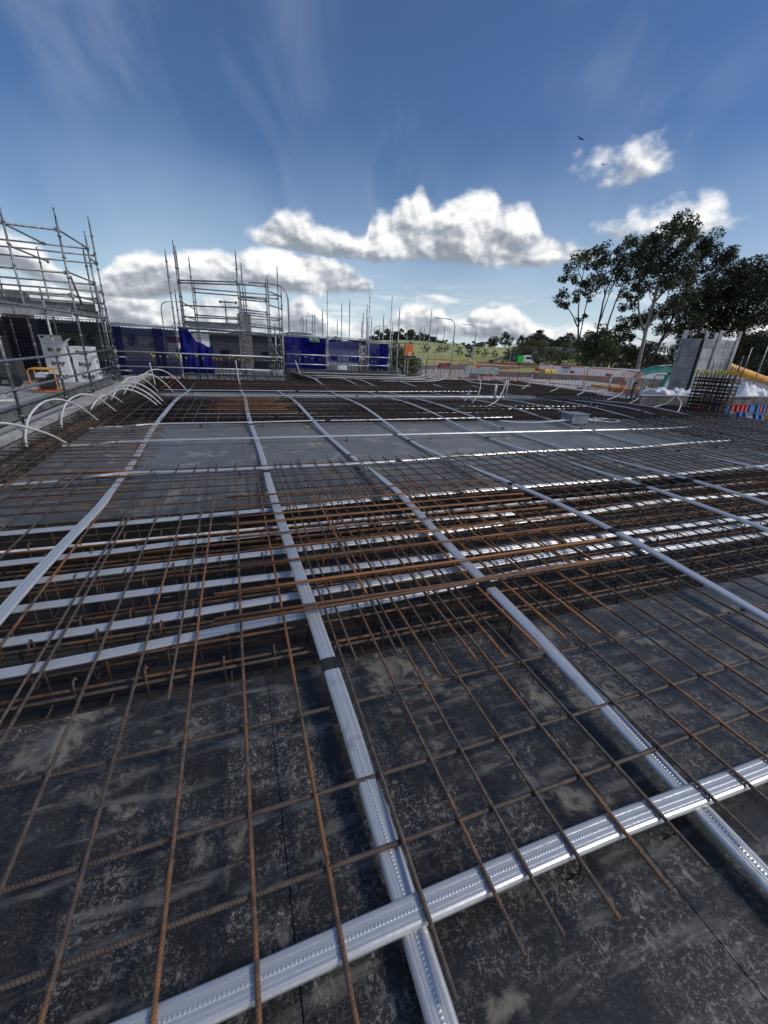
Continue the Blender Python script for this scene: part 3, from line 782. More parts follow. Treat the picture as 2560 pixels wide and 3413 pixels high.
LONG = [([(0, -1.34), (4, -1.27), (8, -1.42), (16, -1.36)], 16.0, (.083, .37, .66), 'leftmost long silver duct running away beside the conduit arches'),
        ([(-.6, .345), (3, .30), (6.5, .25), (9, .22), (16.5, .16)], 16.3, (.123, .33, .52, .74), 'long silver duct with a black tape joint nearest the camera'),
        ([(-.6, 1.47), (2.4, 1.50), (4, 1.60), (6.3, 1.52), (14, 1.36)], 14.6, (.165, .42, .6, .8), 'long silver duct crossing the middle of the orange rusty bars'),
        ([(0, 3.10), (2.2, 3.12), (4.9, 2.98), (6.3, 2.92), (9.5, 2.98), (18, 3.2)], 18.2, (.12, .2, .36, .6), 'fourth long silver duct from the left with a black taped joint over the trench'),
        ([(0, 4.78), (2.2, 4.72), (4.9, 4.62), (7, 4.6), (10, 4.48), (22, 4.55)], 22, (.145, .3, .5), 'fifth long silver duct from the left passing the bare plywood'),
        ([(0, 5.5), (3.8, 5.62), (5.6, 5.5), (7, 5.46), (10, 5.32), (22, 5.15)], 21, (.155, .35, .5), 'sixth long silver duct from the left passing left of the junction box'),
        ([(0, 7.5), (4, 7.5), (5.5, 7.45), (7, 7.5), (9, 7.35), (18, 6.9)], 18, (.27, .4, .7), 'seventh long silver duct passing under the grey junction box'),
        ([(0, 9.0), (4.6, 8.9), (5.7, 8.75), (8, 8.8), (10, 8.65), (17, 8.2)], 17, (.3, .5), 'eighth long silver duct right of the grey junction box'),
        ([(3, 9.9), (6.4, 10.1), (9, 10.25), (12, 10.4), (17, 10.0)], 16.8, (.2, .6), 'ninth long silver duct ending behind the four white risers'),
        ([(4, 11.3), (7, 11.2), (9.6, 11.65), (12.4, 11.4), (15, 11.3)], 14.6, (.15, .5), 'tenth long silver duct in the dark bars before the white bags'),
        ([(6, 12.7), (10.3, 12.9), (12.1, 12.4), (13.6, 12.3)], 13.4, (.3,), 'rightmost long silver duct beside the right edge form')]
for i, (xs, y1, tapes, lab) in enumerate(LONG):
    y0 = -.5 if i in (1, 2) else (xs[0][0] if i > 7 else .3)
    p = long_path(xs, y0, y1)
    duct(lab, p, tapes, [j/9+.03 for j in range(9)] if i > 0 else [.35, .42, .5, .57])
def trans_path(pts, z, n=5, zv=.0):
    return [(p.x, p.y, p.z) for p in smoothpath([(x, y, zz) for (x, y, zz) in [(q[0], q[1], q[2] if len(q) > 2 else z) for q in pts]], n)]
duct('nearest silver duct lying across the foreground under the rusty bar ends', trans_path([(-1.2, .555), (-.3, .553), (.37, .560), (1.06, .560), (1.88, .535), (2.9, .53)], .083), (), (.52, .625, .80))
BAND = [([(-2.4, 1.99), (-1.1, 1.975), (0, 2.04), (1, 2.08), (2.5, 2.16), (4.7, 2.14), (8, 2.14)], .070, (.47, .53), 'front silver duct of the first trench'),
        ([(-2.4, 2.24), (-.9, 2.24), (.4, 2.28), (2.6, 2.34), (4.8, 2.36), (8, 2.38)], .062, (.49, .56), 'second silver duct from the front in the first trench'),
        ([(-2.4, 2.56), (-.4, 2.58), (1, 2.55), (2.8, 2.53), (5.5, 2.52), (9, 2.55)], .052, (.44,), 'third silver duct from the front in the first trench'),
        ([(-2.4, 2.86), (-.4, 2.91), (1, 2.93), (2.2, 2.98), (3.2, 3.02), (4.2, 3.10), (4.9, 3.12), (6.4, 3.04), (9.5, 3.0)], .058, (.40, .55), 'fourth silver duct from the front in the first trench'),
        ([(-2.4, 3.19), (-1.1, 3.23), (-.4, 3.27), (1, 3.28), (2.6, 3.2)], .05, (.7,), 'fifth silver duct from the front, stopping under the rusty bars'),
        ([(-2.4, 3.70), (-1.1, 3.72), (.24, 3.77), (1.6, 3.84), (4, 3.88), (5.6, 3.9), (7.5, 3.99), (10, 4.0)], .075, (.30, .38, .6), 'rearmost silver duct of the first trench')]
for pts, z, tapes, lab in BAND: duct(lab, trans_path(pts, z, 8), tapes, (), .88)
OPEN = [([(-2.4, 4.98), (-1.7, 5.12), (-1.27, 5.25), (-.58, 5.2), (.6, 5.2), (1.7, 5.21), (3.0, 5.32), (4.24, 5.42), (5.24, 5.44), (6.75, 5.40), (8.41, 5.58), (9.8, 5.64)], .082, (.37, .66), 'cross duct lying where the near bar mat ends'),
        ([(-2.35, 6.72), (-1.9, 6.80), (-1.46, 6.92), (.3, 6.94), (4.1, 6.94), (7, 6.94), (9.5, 6.94), (10.6, 7.05)], .09, (.39, .75), 'straight cross duct over the middle of the bare plywood'),
        ([(-2.35, 7.97), (-1.8, 8.15), (-1.3, 8.33), (.2, 8.37), (1.46, 8.47), (2.74, 8.49), (6.46, 8.66)], .09, (.47, .9), 'cross duct along the front of the second bar mat'),
        ([(-1.9, 12.55), (4.0, 12.62), (9, 12.7)], .10, (.5,), 'cross duct just behind the second bar mat'),
        ([(-2.0, 13.7), (4.4, 13.9), (6.8, 14.2), (9, 14.4)], .10, (.35, .6), 'rearmost cross duct on the far plywood strip')]
for pts, z, tapes, lab in OPEN: duct(lab, trans_path(pts, z, 6), tapes, [j/8+.07 for j in range(8)], .8)
for i, (y, xa, xb) in enumerate(((9.22, -2.3, 6.5), (9.72, -2.3, 9.5), (10.3, -2.2, 11.5), (10.85, -2.2, 12.), (11.25, -.5, 12.))):
    duct(['front', 'second', 'middle', 'fourth', 'rearmost'][i]+' silver duct inside the second band beam', [(xa+(xb-xa)*j/12, y+.03*math.sin(j*1.3+i), .045) for j in range(13)], (.35, .7), (), .8)
for i, (y, xa, xb) in enumerate(((19.2, 3.4, 9.5), (20.2, 3.2, 9.4), (22.0, 3, 9))):
    pts = [(xa+(xb-xa)*j/10, y+.02*math.sin(j), .13) for j in range(11)]
    o = obj('conduit', MB().tube(pts, .02, 6), 'white_pvc'); tag(o, ['front', 'middle', 'rear'][i]+' white pipe lying on the far brown mat near the screens', 'pipe')
o = obj('conduit', MB().tube(trans_path([(-2.4, 3.46), (0, 3.46), (3.7, 3.50), (5.5, 3.49), (7, 3.5)], .03, 6), .016, 8), 'white_pvc'); tag(o, 'straight white pipe lying in the first trench between the ducts', 'pipe')
# ================================================================== CONDUITS
def conduit(label, pts, r=.015, n=8, group=None):
    P = smoothpath(pts, 7)
    o = obj('conduit', MB().tube(P, r, n), 'white_pvc', None, pts[0]); tag(o, label, 'conduit', group); return o
def arch(label, a, b, h, skew=.5, r=.0145):
    a, b = Vector(a), Vector(b); pts = []
    for i in range(9):
        t = i/8; p = a.lerp(b, t)
        s = t**(.75) if skew < .5 else t
        p.z = a.z*(1-t)+b.z*t+h*math.sin(math.pi*s)**.9
        pts.append(p)
    return conduit(label, pts, r)
conduit('nearest white conduit arch running out of the picture on the left edge', [(-2.98, 4.95, .1), (-2.9, 5.1, .45), (-2.75, 5.45, .60), (-2.58, 5.95, .55), (-2.42, 6.5, .32), (-2.33, 6.85, .1)])
conduit('second white conduit arch standing on the left edge mat', [(-2.8, 6.84, .06), (-2.8, 6.9, .22), (-2.76, 7.1, .46), (-2.67, 7.45, .60), (-2.57, 7.85, .565), (-2.47, 8.3, .36), (-2.39, 8.66, .1)])
conduit('third white conduit arch standing on the left edge mat', [(-2.79, 8.14, .06), (-2.78, 8.22, .24), (-2.73, 8.5, .46), (-2.62, 8.9, .53), (-2.5, 9.3, .42), (-2.33, 9.71, .1)])
arch('small low white conduit arch behind the third arch', (-2.81, 9.8, .1), (-2.45, 10.9, .1), .24)
arch('white conduit arch, front one of the overlapping bunch', (-2.88, 10.3, .08), (-1.72, 10.62, .1), .37)
arch('white conduit arch, second of the overlapping bunch', (-2.88, 10.6, .08), (-1.66, 10.75, .1), .42)
arch('white conduit arch, third of the overlapping bunch', (-2.88, 10.95, .08), (-1.67, 11.2, .1), .46)
arch('white conduit arch rising left of the tallest far arch', (-2.85, 11.6, .08), (-2.05, 13.19, .1), .46)
arch('white conduit arch just in front of the tallest far arch', (-2.75, 12.4, .1), (-1.69, 13.23, .1), .50)
arch('farthest and tallest white conduit arch near the tendon tails', (-2.7, 13.0, .1), (-1.41, 13.86, .1), .58)
def stick(label, a, b, r=.016): return conduit(label, [a, Vector(a).lerp(Vector(b), .5), b], r)
stick('thin white conduit stub standing up by the far left tendon tails', (-2.42, 15.2, .05), (-2.5, 15.3, .75))
stick('straight white conduit standing between the second and third ducts at the far edge', (.13, 16.4, .1), (.08, 16.5, .85), .02)
stick('leaning white conduit at the step of the far edge', (2.95, 20.2, .1), (2.75, 20.6, .75), .02)
def curve_up(label, base, tip, bulge=(0, 0, 0), r=.0155):
    b, t = Vector(base), Vector(tip); m = b.lerp(t, .5)+Vector(bulge); m.z -= (t.z-b.z)*.16
    conduit(label, [b, m, t], r)
conduit('tall bent white conduit left of the four risers', [(6.73, 11.07, .1), (6.97, 11.15, .36), (7.08, 11.28, .66), (7.04, 11.42, .90)], .016)
curve_up('short white conduit leaning left of the tall bent one', (6.72, 11.5, .1), (6.93, 11.6, .44))
conduit('white conduit curving up behind the four risers', [(6.9, 10.45, .1), (7.4, 10.75, .24), (7.85, 11.15, .52), (8.1, 11.4, .78)], .016)
for i, (x, y, h) in enumerate(((8.15, 12.05, .64), (8.24, 12.12, .60), (8.55, 12.15, .74), (8.63, 12.08, .77))):
    o = thing('riser_pipe', ['leftmost', 'second', 'third', 'rightmost and tallest'][i]+' of the four white riser pipes standing in the mat', 'pipe', (x, y, .05))
    obj('pipe', MB().tube([(x, y, .05), (x+.01, y, h)], .021, 10), 'white_pvc', o)
    obj('tape_cap', MB().tube([(x+.01, y, h-.03), (x+.01, y, h+.02)], .023, 10), 'black_tape', o)
curve_up('white conduit curving up by the far form left of the orange barriers', (8.3, 20.9, .1), (7.95, 20.8, .85), (-.1, 0, 0))
conduit('white conduit sweeping up beside the orange cabinet, inner one', [(7.0, 20.4, .12), (8.6, 20.6, .14), (9.6, 20.9, .22), (10.0, 21.0, .55)], .017)
conduit('white conduit sweeping up beside the orange cabinet, middle one', [(6.5, 19.35, .12), (8.4, 19.4, .14), (9.4, 19.6, .28), (9.75, 19.8, .68)], .017)
conduit('white conduit sweeping up beside the orange cabinet, front one', [(6.2, 18.1, .12), (8.2, 18.1, .14), (9.3, 18.3, .22), (9.7, 18.5, .5)], .017)
conduit('white conduit rising left from the edge below the orange barriers', [(12.6, 17.4, .12), (11.3, 17.4, .14), (10.4, 17.7, .24), (9.95, 18.0, .56)], .017)
conduit('white conduit rising beneath the joint of two orange barriers', [(13.4, 16.9, .12), (12.6, 17.0, .16), (11.9, 17.3, .32), (11.5, 17.6, .74)], .017)
curve_up('white conduit leaning right in front of the third barrier', (11.9, 15.6, .1), (12.6, 15.9, .72), (.1, 0, 0))
curve_up('white conduit leaning right below the danger sign', (12.75, 14.8, .1), (13.35, 14.9, .42), (.1, 0, 0))
curve_up('white conduit leaning right by the barrier foot', (13.0, 13.5, .1), (13.6, 13.7, .48), (.12, 0, 0))
curve_up('white conduit leaning right at the corner of the apron', (13.0, 12.0, .1), (14.1, 12.2, .75), (.2, 0, 0))
curve_up('white conduit leaning right left of the bag form', (13.1, 11.1, .1), (14.0, 11.3, .72), (.12, 0, 0))
curve_up('white conduit leaning right in front of the left white bag', (13.1, 10.2, .1), (14.4, 10.4, .55), (.2, 0, 0))
conduit('short bent white conduit left of the dark column cage', [(12.86, 9.12, .08), (13.25, 9.35, .18), (13.45, 9.5, .36), (13.35, 9.6, .52)], .02)
conduit('white conduit end at the right edge under the blue sleeves', [(14.2, 6.9, .08), (14.6, 7.05, .15), (14.9, 7.2, .34)], .02)
# junction box with conduit loop
jb = thing('junction_box', 'grey steel junction box on short legs standing on the bare plywood', 'junction box', (7.85, 8.1, 0))
obj('box_body', MB().box(7.62, 8.12, 7.86, 8.26, .06, .27), 'box_grey_steel', jb)
obj('lid', MB().box(7.60, 8.14, 7.84, 8.28, .272, .288), 'box_grey_steel', jb)
for x, y in ((7.66, 7.9), (8.08, 7.9), (7.66, 8.22), (8.08, 8.22)): obj('leg', MB().tube([(x, y, 0), (x, y, .06)], .012, 6), 'scaffold_steel', jb)
for x in (7.60, 8.14):
    for y in (7.94, 8.14): obj('gland', MB().disc((x, y, .14), .03, .05, 8, 'x'), 'white_pvc', jb)
conduit('white conduit running into the left side of the junction box', [(5.9, 8.35, .06), (6.5, 8.12, .05), (7.1, 7.98, .1), (7.6, 7.95, .14)], .022)
conduit('white conduit loop leaving the right side of the junction box', [(8.15, 7.95, .14), (8.7, 7.96, .08), (9.2, 8.02, .06), (9.5, 8.2, .06), (9.4, 8.42, .06), (8.9, 8.5, .08)], .022)
conduit('second white conduit beside the junction box loop', [(8.15, 8.14, .14), (8.6, 8.16, .09), (8.95, 8.22, .07), (9.05, 8.36, .07), (8.8, 8.42, .07)], .022)
# plastic leaf-like yellow bar tags
for i, (x, y, a, w) in enumerate(((-2.32, 5.22, .1, 'under the first cross duct at the left'), (-1.35, 4.36, 1.0, 'beside the leftmost long duct'), (.22, 4.42, .9, 'against the second long duct'), (1.16, 5.25, .1, 'between the second and third long ducts'), (1.25, 6.78, .1, 'in front of the straight cross duct'), (1.31, 8.28, .1, 'behind the straight cross duct'), (4.9, 8.4, .1, 'beyond the fourth long duct on bare plywood'), (4.97, 6.7, .1, 'between fifth and sixth long ducts'), (9.9, 6.6, .2, 'far right on the bare plywood'), (5.62, 4.6, .4, 'on the right part of the near mat'), (4.67, 4.55, .3, 'near the fifth long duct on the mat'))):
    c, s_ = math.cos(a), math.sin(a)
    m = MB(); pl = [(-.05, 0), (-.03, .018), (.02, .02), (.055, .004), (.02, -.018), (-.03, -.016)]
    vs = [(x+c*p-s_*q, y+s_*p+c*q, .004) for p, q in pl]+[(x+c*p-s_*q, y+s_*p+c*q, .009+.006*(i % 2)) for p, q in pl]
    n = 6; m.add(vs, [tuple(range(n-1, -1, -1)), tuple(range(n, 2*n))]+[(j, (j+1) % n, (j+1) % n+n, j+n) for j in range(n)])
    o = obj('yellow_tag', m, 'leaf_litter'); tag(o, 'small yellow plastic tag '+w, 'tag')
# white plastic offcuts and tie strings in the trench
m = MB()
for i in range(34):
    x = random.uniform(-1.6, 4.5); y = random.uniform(1.66, 1.95) if i % 3 else random.uniform(1.4, 3.8)
    z = .006 if y < 1.69 else -.41
    a = random.uniform(0, 6.3); l = random.uniform(.015, .05)
    m.tube([(x, y, z), (x+l*math.cos(a), y+l*math.sin(a)*.7, z+.004), (x+l*1.6*math.cos(a+.5), y+l*1.5*math.sin(a+.5)*.7, z)], .0022, 4)
o = obj('plastic_offcuts', m, 'white_pvc'); o['kind'] = 'stuff'; tag(o, 'scattered white plastic bits along the trench edge', 'litter')
# ================================================================== SCAFFOLD AND SCREENS
def standard_mb(x, y, z0, z1, r=.029, ros=.5, zr=None, spig=True, lean=(0, 0)):
    lx, ly = lean; H = z1-z0
    m = MB().tube([(x, y, z0), (x+lx, y+ly, z1-(.28 if spig else 0))], r, 8)
    if spig: m.tube([(x+lx, y+ly, z1-.28), (x+lx, y+ly, z1)], r*.72, 8)
    z = (zr if zr is not None else z0+.15)
    while z < z1-.3:
        f = (z-z0)/H
        m.disc((x+lx*f, y+ly*f, z), .058, .012, 8); m.disc((x+lx*f, y+ly*f, z), .036, .05, 8); z += ros
    return m
def ledger_mb(p, q, r=.027, clamps=True):
    p, q = Vector(p), Vector(q); d = (q-p).normalized()
    m = MB().tube([p, q], r, 8)
    if clamps:
        for e, s in ((p, 1), (q, -1)):
            c = e+d*s*.05; m.obox(c, d*.035, Vector((d.y, -d.x, 0)).normalized()*.03 if abs(d.z) < .9 else Vector((.03, 0, 0)), Vector((0, 0, .045)))
    return m
def scaffold(name, label, base, stands, ledgers, mat='scaffold_steel'):
    t = thing(name, label, 'scaffold', base)
    for s in stands: obj('standard', standard_mb(*s[:4], **(s[4] if len(s) > 4 else {})), mat, t)
    for l in ledgers: obj('ledger', ledger_mb(*l), mat, t)
    return t
# left tower around the shaded column
XL = -4.22
tw = scaffold('scaffold_tower', 'large left scaffold tower with a plank deck around the shaded concrete column', (-5, 17, 0),
    [(XL, 15.4, -.2, 4.6), (XL-.02, 18.1, -.05, 4.58), (XL-.02, 18.92, -.05, 5.17), (-4.42, 18.3, -.05, 4.25), (-5.42, 15.4, .0, 4.75), (-6.9, 15.4, .0, 4.75), (-5.9, 18.9, 0, 4.1), (-7.2, 19.0, 0, 4.1), (-8.3, 18.1, 0, 4.6), (-8.4, 15.4, 0, 4.6)],
    [((-9.5, 15.42, z), (XL, 15.42, z)) for z in (4.1, 3.07, 2.52)]+[((-9.5, 18.12, z), (XL, 18.12, z)) for z in (4.1, 3.05, 2.62)]+[((-9.5, 18.94, z), (XL, 18.94, z)) for z in (4.02, 3.78, 2.9, 2.52)]+
    [((XL, 15.4, z), (XL, 18.1, z)) for z in (4.1, 3.1, 2.52)]+[((XL, 18.1, z), (XL, 18.92, z)) for z in (3.8, 2.84, 2.35)]+[((-5.42, 15.4, 3.6), (-5.42, 18.1, 3.6)), ((-5.42, 15.4, 4.1), (-5.42, 18.1, 4.1))])
for i in range(7): obj('plank', MB().box(-9.5, -4.34, 15.5+i*.37, 15.5+i*.37+.36, 2.13+.003*(i % 2), 2.19), 'plank', tw)
def ibeam(m, p, q, h, w, tf=.014, tw_=.012):
    p, q = Vector(p), Vector(q); d = (q-p); L = d.length; d.normalize(); s = Vector((d.y, -d.x, 0)); c = (p+q)/2
    m.obox(c+Vector((0,0,h/2-tf/2)), d*L/2, s*w/2, Vector((0,0,tf/2)))
    m.obox(c-Vector((0,0,h/2-tf/2)), d*L/2, s*w/2, Vector((0,0,tf/2)))
    m.obox(c, d*L/2, s*tw_/2, Vector((0,0,h/2-tf-.0005)))
    n = int(L/.6)
    for i in range(1, n):
        m.obox(p+d*(L*i/n), d*.006, s*(w/2-.004), Vector((0,0,h/2-tf-.001)))
    return m
obj('front_beam', ibeam(MB(), (-9.5, 15.28, 2.06), (-4.3, 15.28, 2.06), .27, .12), 'plank', tw)
obj('side_beam', ibeam(MB(), (-4.33, 15.5, 2.10), (-4.33, 18.2, 2.10), .24, .12), 'form_board', tw)
obj('toe_board', MB().box(-9.5, -4.4, 18.22, 18.26, 2.2, 2.45), 'form_board', tw)
obj('brace', MB().tube([(XL+.03, 15.5, 3.0), (XL+.04, 16.0, 2.3)], .03, 8), 'form_board', tw)
obj('brace', MB().tube([(XL+.03, 18.0, 3.0), (XL+.04, 17.85, 2.2)], .03, 8), 'form_board', tw)
# guard rail along the neighbouring slab
scaffold('guard_rail', 'tube guard rail along the grey steel beam in front of the cartons', (XL, 12, 0),
    [(XL, 10.45, -.25, 2.7), (XL, 13.1, -.2, 2.52), (XL, 18.35, -.1, 2.75), (XL, 8.0, -.25, 2.7)],
    [((XL+.05, 7, z), (XL+.05, 18.35, z)) for z in (.98, .43)]+[((XL+.05, 7, 2.03), (XL+.05, 18.35, 2.03)), ((XL+.1, 7, -.24), (XL+.1, 13.2, -.24)), ((XL-.1, 18.3, .75), (-3.7, 18.3, .75)), ((XL-.1, 18.25, .28), (-3.6, 18.25, .28))])
bm = thing('steel_beam', 'grey steel edge beam along the neighbouring slab below the guard rail', 'beam', (-4.25, 12, 0))
obj('beam', ibeam(MB(), (-4.27, 6.5, -.02), (-4.27, 18.4, -.02), .25, .12), 'steel_beam', bm)
# mesh screens -----------------------------------------------------------------
def grid_mesh(p0, ex, ez, W, Hh, cell, wd=.018):
    """square netting of flat strands"""
    m = MB(); p0, ex = Vector(p0), Vector(ex).normalized(); up = Vector((0, 0, 1)); nrm = Vector((ex.y, -ex.x, 0))
    n = int(W/cell); k2 = int(Hh/cell)
    for i in range(n+1):
        c = p0+ex*(W*i/n)+up*Hh/2; m.obox(c, ex*wd/2, nrm*.003, up*Hh/2)
    for j in range(k2+1):
        c = p0+up*(Hh*j/k2)+ex*W/2+nrm*.007; m.obox(c, ex*W/2, nrm*.003, up*wd/2)
    return m
def cloth(p0, ex, W, Hh, amp=.04, nu=24, nv=10, sag=0., seed=0):
    p0, ex = Vector(p0), Vector(ex).normalized(); nrm = Vector((ex.y, -ex.x, 0)); rr = random.Random(seed)
    a, b, c = rr.uniform(0, 6), rr.uniform(0, 6), rr.uniform(0, 6)
    def fn(u, v):
        top = Hh*(1-sag*math.sin(math.pi*u))
        d = amp*(math.sin(u*W*4.1+a)+.6*math.sin(u*W*9.3+v*3+b)+.4*math.sin(v*7+u*5+c))
        return p0+ex*(W*u)+Vector((0, 0, v*top))+nrm*d
    return MB().grid(fn, nu, nv)
def screen(label, p0, ex, W, Hh, cell, cl=None, mat='shade_cloth_blue', gm='black_wire', wd=.02):
    t = thing('mesh_screen', label, 'screen', p0)
    if cell: obj('netting', grid_mesh(p0, ex, None, W, Hh, cell, wd), gm, t)['kind'] = 'stuff'
    for i, c in enumerate(cl or []):
        ex_ = Vector(ex).normalized(); nn = Vector((ex_.y, -ex_.x, 0))
        obj('cloth', cloth(Vector(p0)+ex_*c[0]-nn*.06+Vector((0, 0, c[2])), ex, c[1], c[3], c[4] if len(c) > 4 else .02, seed=i), c[5] if len(c) > 5 else mat, t)
    return t
screen('dark netting hung below the left scaffold tower behind the cartons', (-9.5, 18.98, .1), (1, 0, 0), 5.2, 1.86, .105, [(0, 5.2, .1, 1.70, .02, 'shade_cloth_dark')])
screen('blue netting bay between the left tower and the middle tower', (-4.2, 18.95, .06), (1, 0, 0), 2.2, 1.78, .10, [(.05, 2.1, .0, 1.72, .03, 'shade_cloth_thin'), (1.35, .35, .0, 1.74, .02, 'shade_cloth_blue'), (.02, .3, 0, 1.74, .02, 'shade_cloth_blue')])
t = thing('blue_tarp', 'bunched blue cloth sagging beside the middle scaffold tower', 'tarp', (-1.9, 18.95, 0))
def tarp(u, v):
    x = -1.93+u*1.18; top = lerp(1.86, 1.32, sst(u, .25, .55)) - .12*math.sin(u*9)*u
    z = lerp(.14+.10*math.sin(u*7), top, v)
    y = 19.0+.06*math.sin(u*24+v*2)+.05*math.sin(u*11+v*6)-.05*math.sin(v*5)
    return (x, y, z)
obj('cloth', MB().grid(tarp, 60, 16), 'tarp_blue', t)
screen('black netting behind the middle concrete column', (-1.0, 22.9, .1), (1, 0, 0), 3.6, 1.75, .11, [(0, 3.6, .0, 1.70, .02, 'shade_cloth_dark')])
screen('opaque blue screen bay under the exit sign', (2.66, 24.2, .02), (1, 0, 0), 2.3, 1.80, None, [(0, 2.3, .0, 1.78, .03, 'shade_cloth_blue'), (.9, 1.4, .05, 1.74, .03, 'tarp_blue')])
screen('see-through blue screen bay with the torn opening', (5.0, 24.2, .3), (1, 0, 0), 2.3, 1.5, None, [(0, 1.9, .25, 1.15, .03, 'shade_cloth_thin')])
screen('blue screen bay at the right end of the far screens', (7.35, 24.2, .3), (1, 0, 0), 1.3, 1.45, None, [(0, 1.3, .0, 1.4, .03, 'shade_cloth_thin'), (.75, .55, .0, 1.38, .03, 'tarp_blue')])
screen('black netting in the void under the neighbouring slab', (-4.1, 7, -1.3), (0, 1, 0), 11.2, 1.0, .11)
# far fence rails
scaffold('guard_rail', 'white handrails along the far left edge with yellow capped tails behind', (-1, 18.8, 0), [],
    [((-4.2, 18.8, .93), (1.98, 18.8, .93)), ((-4.2, 18.8, .40), (2.0, 18.8, .40)), ((-4.2, 18.8, 1.90), (-2.0, 18.8, 1.90)), ((-4.2, 18.86, 1.84), (-2.0, 18.86, 1.84))], 'pipe_white_rail')
scaffold('guard_rail', 'white handrails in front of the far blue screens with posts', (5, 23.9, 0),
    [(2.62, 23.95, -.1, 2.2), (5.0, 23.95, -.1, 4.28), (7.36, 23.95, -.1, 4.25), (8.66, 23.95, -.1, 4.25)],
    [((2.62, 23.9, z), (5.0, 23.9, z)) for z in (1.89, .93, .44)]+[((5.0, 23.9, z), (7.36, 23.9, z)) for z in (1.89, .95, .46)]+[((7.36, 23.9, z), (8.66, 23.9, z)) for z in (1.82, .95, .5)]+[((2.62, 23.98, 1.82), (8.66, 23.98, 1.80))], 'pipe_white_rail')
bm = thing('steel_beam', 'grey steel beam below the far handrails behind the coloured sleeves', 'beam', (5.5, 23.7, 0))
obj('beam', ibeam(MB(), (2.62, 23.72, .12), (9.4, 23.72, .12), .18, .1), 'steel_beam', bm)
bm = thing('steel_beam', 'grey steel beam at the foot of the middle scaffold tower', 'beam', (0, 18.6, 0))
obj('beam', ibeam(MB(), (-1.9, 18.6, .12), (2.0, 18.6, .12), .2, .1), 'steel_beam', bm)
# middle tower
mt = scaffold('scaffold_tower', 'middle scaffold tower around the grey concrete column', (0, 20, 0),
    [(-2.0, 18.82, -.1, 4.42), (-1.83, 20.2, -.1, 4.98), (-1.78, 20.35, -.1, 4.8), (-2.02, 20.6, -.1, 3.3), (-1.5, 22.8, -.1, 4.84), (-1.42, 22.9, -.1, 3.9), (.41, 18.9, -.1, 4.66), (.48, 19.1, -.1, 3.6), (.70, 22.8, -.1, 4.83), (.80, 22.6, -.1, 3.9), (1.47, 18.9, -.1, 3.84), (1.55, 18.95, -.1, 3.95), (2.32, 22.7, -.1, 4.84), (2.26, 20.8, -.1, 3.8), (2.02, 18.85, -.1, 2.3), (-.12, 19.9, 2.0, 3.0), (1.72, 18.7, .2, 2.2)],
    [((-1.83, 20.2, z), (.43, 19.0, z)) for z in (3.62, 2.72, 2.3)]+[((-1.83, 20.3, 3.54), (.45, 19.1, 3.54)), ((-1.5, 22.8, 3.6), (2.32, 22.7, 3.6)), ((-1.5, 22.85, 3.45), (2.32, 22.75, 3.45)), ((-1.5, 22.8, 2.5), (2.32, 22.7, 2.5)), ((-1.5, 22.8, 2.12), (2.32, 22.7, 2.12)),
     ((-1.8, 20.2, 2.85), (-1.5, 22.8, 2.75)), ((-1.8, 20.2, 2.35), (-1.5, 22.8, 2.3)),
     ((.43, 18.95, 3.55), (1.5, 18.92, 3.55)), ((.43, 18.95, 3.1), (1.5, 18.92, 3.08)), ((.43, 18.95, 3.02), (1.5, 18.92, 3.0)), ((.43, 18.95, 2.66), (1.5, 18.92, 2.62)), ((.43, 18.9, 2.56), (1.5, 18.9, 2.54)), ((.6, 19.2, 2.5), (2.26, 20.8, 2.5)), ((.6, 19.2, 2.2), (2.26, 20.8, 2.1)), ((.7, 19.0, 2.1), (2.2, 20.6, 2.02)), ((.5, 18.9, 1.84), (1.95, 18.85, 1.82)), ((.5, 18.95, 1.74), (1.95, 18.9, 1.72)),
     ((1.55, 18.95, 3.4), (2.26, 20.8, 3.4)), ((1.55, 18.95, 2.9), (2.26, 20.8, 2.9)), ((-.35, 19.6, 2.92), (.35, 19.4, 2.92)), ((.43, 18.9, .78), (2.0, 18.85, .78)), ((1.55, 18.95, 1.4), (2.02, 18.85, 1.4))])
obj('front_beam', ibeam(MB(), (-1.75, 19.9, 2.06), (.45, 19.2, 2.06), .18, .1), 'plank', mt)
obj('putlog', MB().tube([(-1.95, 19.0, 1.86), (.55, 18.85, 1.86)], .045, 8), 'scaffold_steel', mt)
obj('lower_beam', ibeam(MB(), (-1.6, 20.2, 1.74), (.45, 20.0, 1.74), .08, .08), 'scaffold_steel', mt)
for i in range(3): obj('plank', MB().box(-1.7, .3, 20.2+i*.6, 20.2+i*.6+.58, 1.96, 2.0), 'plank', mt)
obj('ladder_brace', MB().tube([(1.55, 18.9, 1.38), (1.98, 18.85, .85)], .018, 6), 'scaffold_steel', mt)
for i in range(4): obj('rung', MB().tube([(1.62+.1*i, 18.7, .25), (1.62+.1*i, 18.7, .7)], .012, 5), 'scaffold_steel', mt)
# loose standards rising beyond the far screens
GS = 'scaffold standards rising beyond the far screens'
for i, (x, y, z1) in enumerate(sorted(((5.01, 25.4, 3.29), (7.39, 30.6, 4.21), (7.51, 28.9, 4.27), (7.81, 26.7, 3.38), (9.04, 30.0, 4.17), (8.97, 26.2, 3.36), (4.79, 31.2, 3.18), (5.01, 31.1, 3.27), (5.23, 29.9, 3.32), (5.57, 31.0, 3.41), (7.52, 32.5, 3.23), (8.6, 29.7, 3.11), (9.02, 29.7, 3.32), (9.26, 29.6, 3.38), (10.79, 32.4, 3.07), (10.62, 29.0, 3.09)), key=lambda p: p[0]/p[1])):
    o = obj('scaffold_standard', standard_mb(x, y, -3.2, z1, zr=-.2), 'scaffold_steel', None, (x, y, -3.2)); tag(o, '%s bare scaffold standard from the left behind the far blue screens' % ORD[i], 'scaffold', GS)
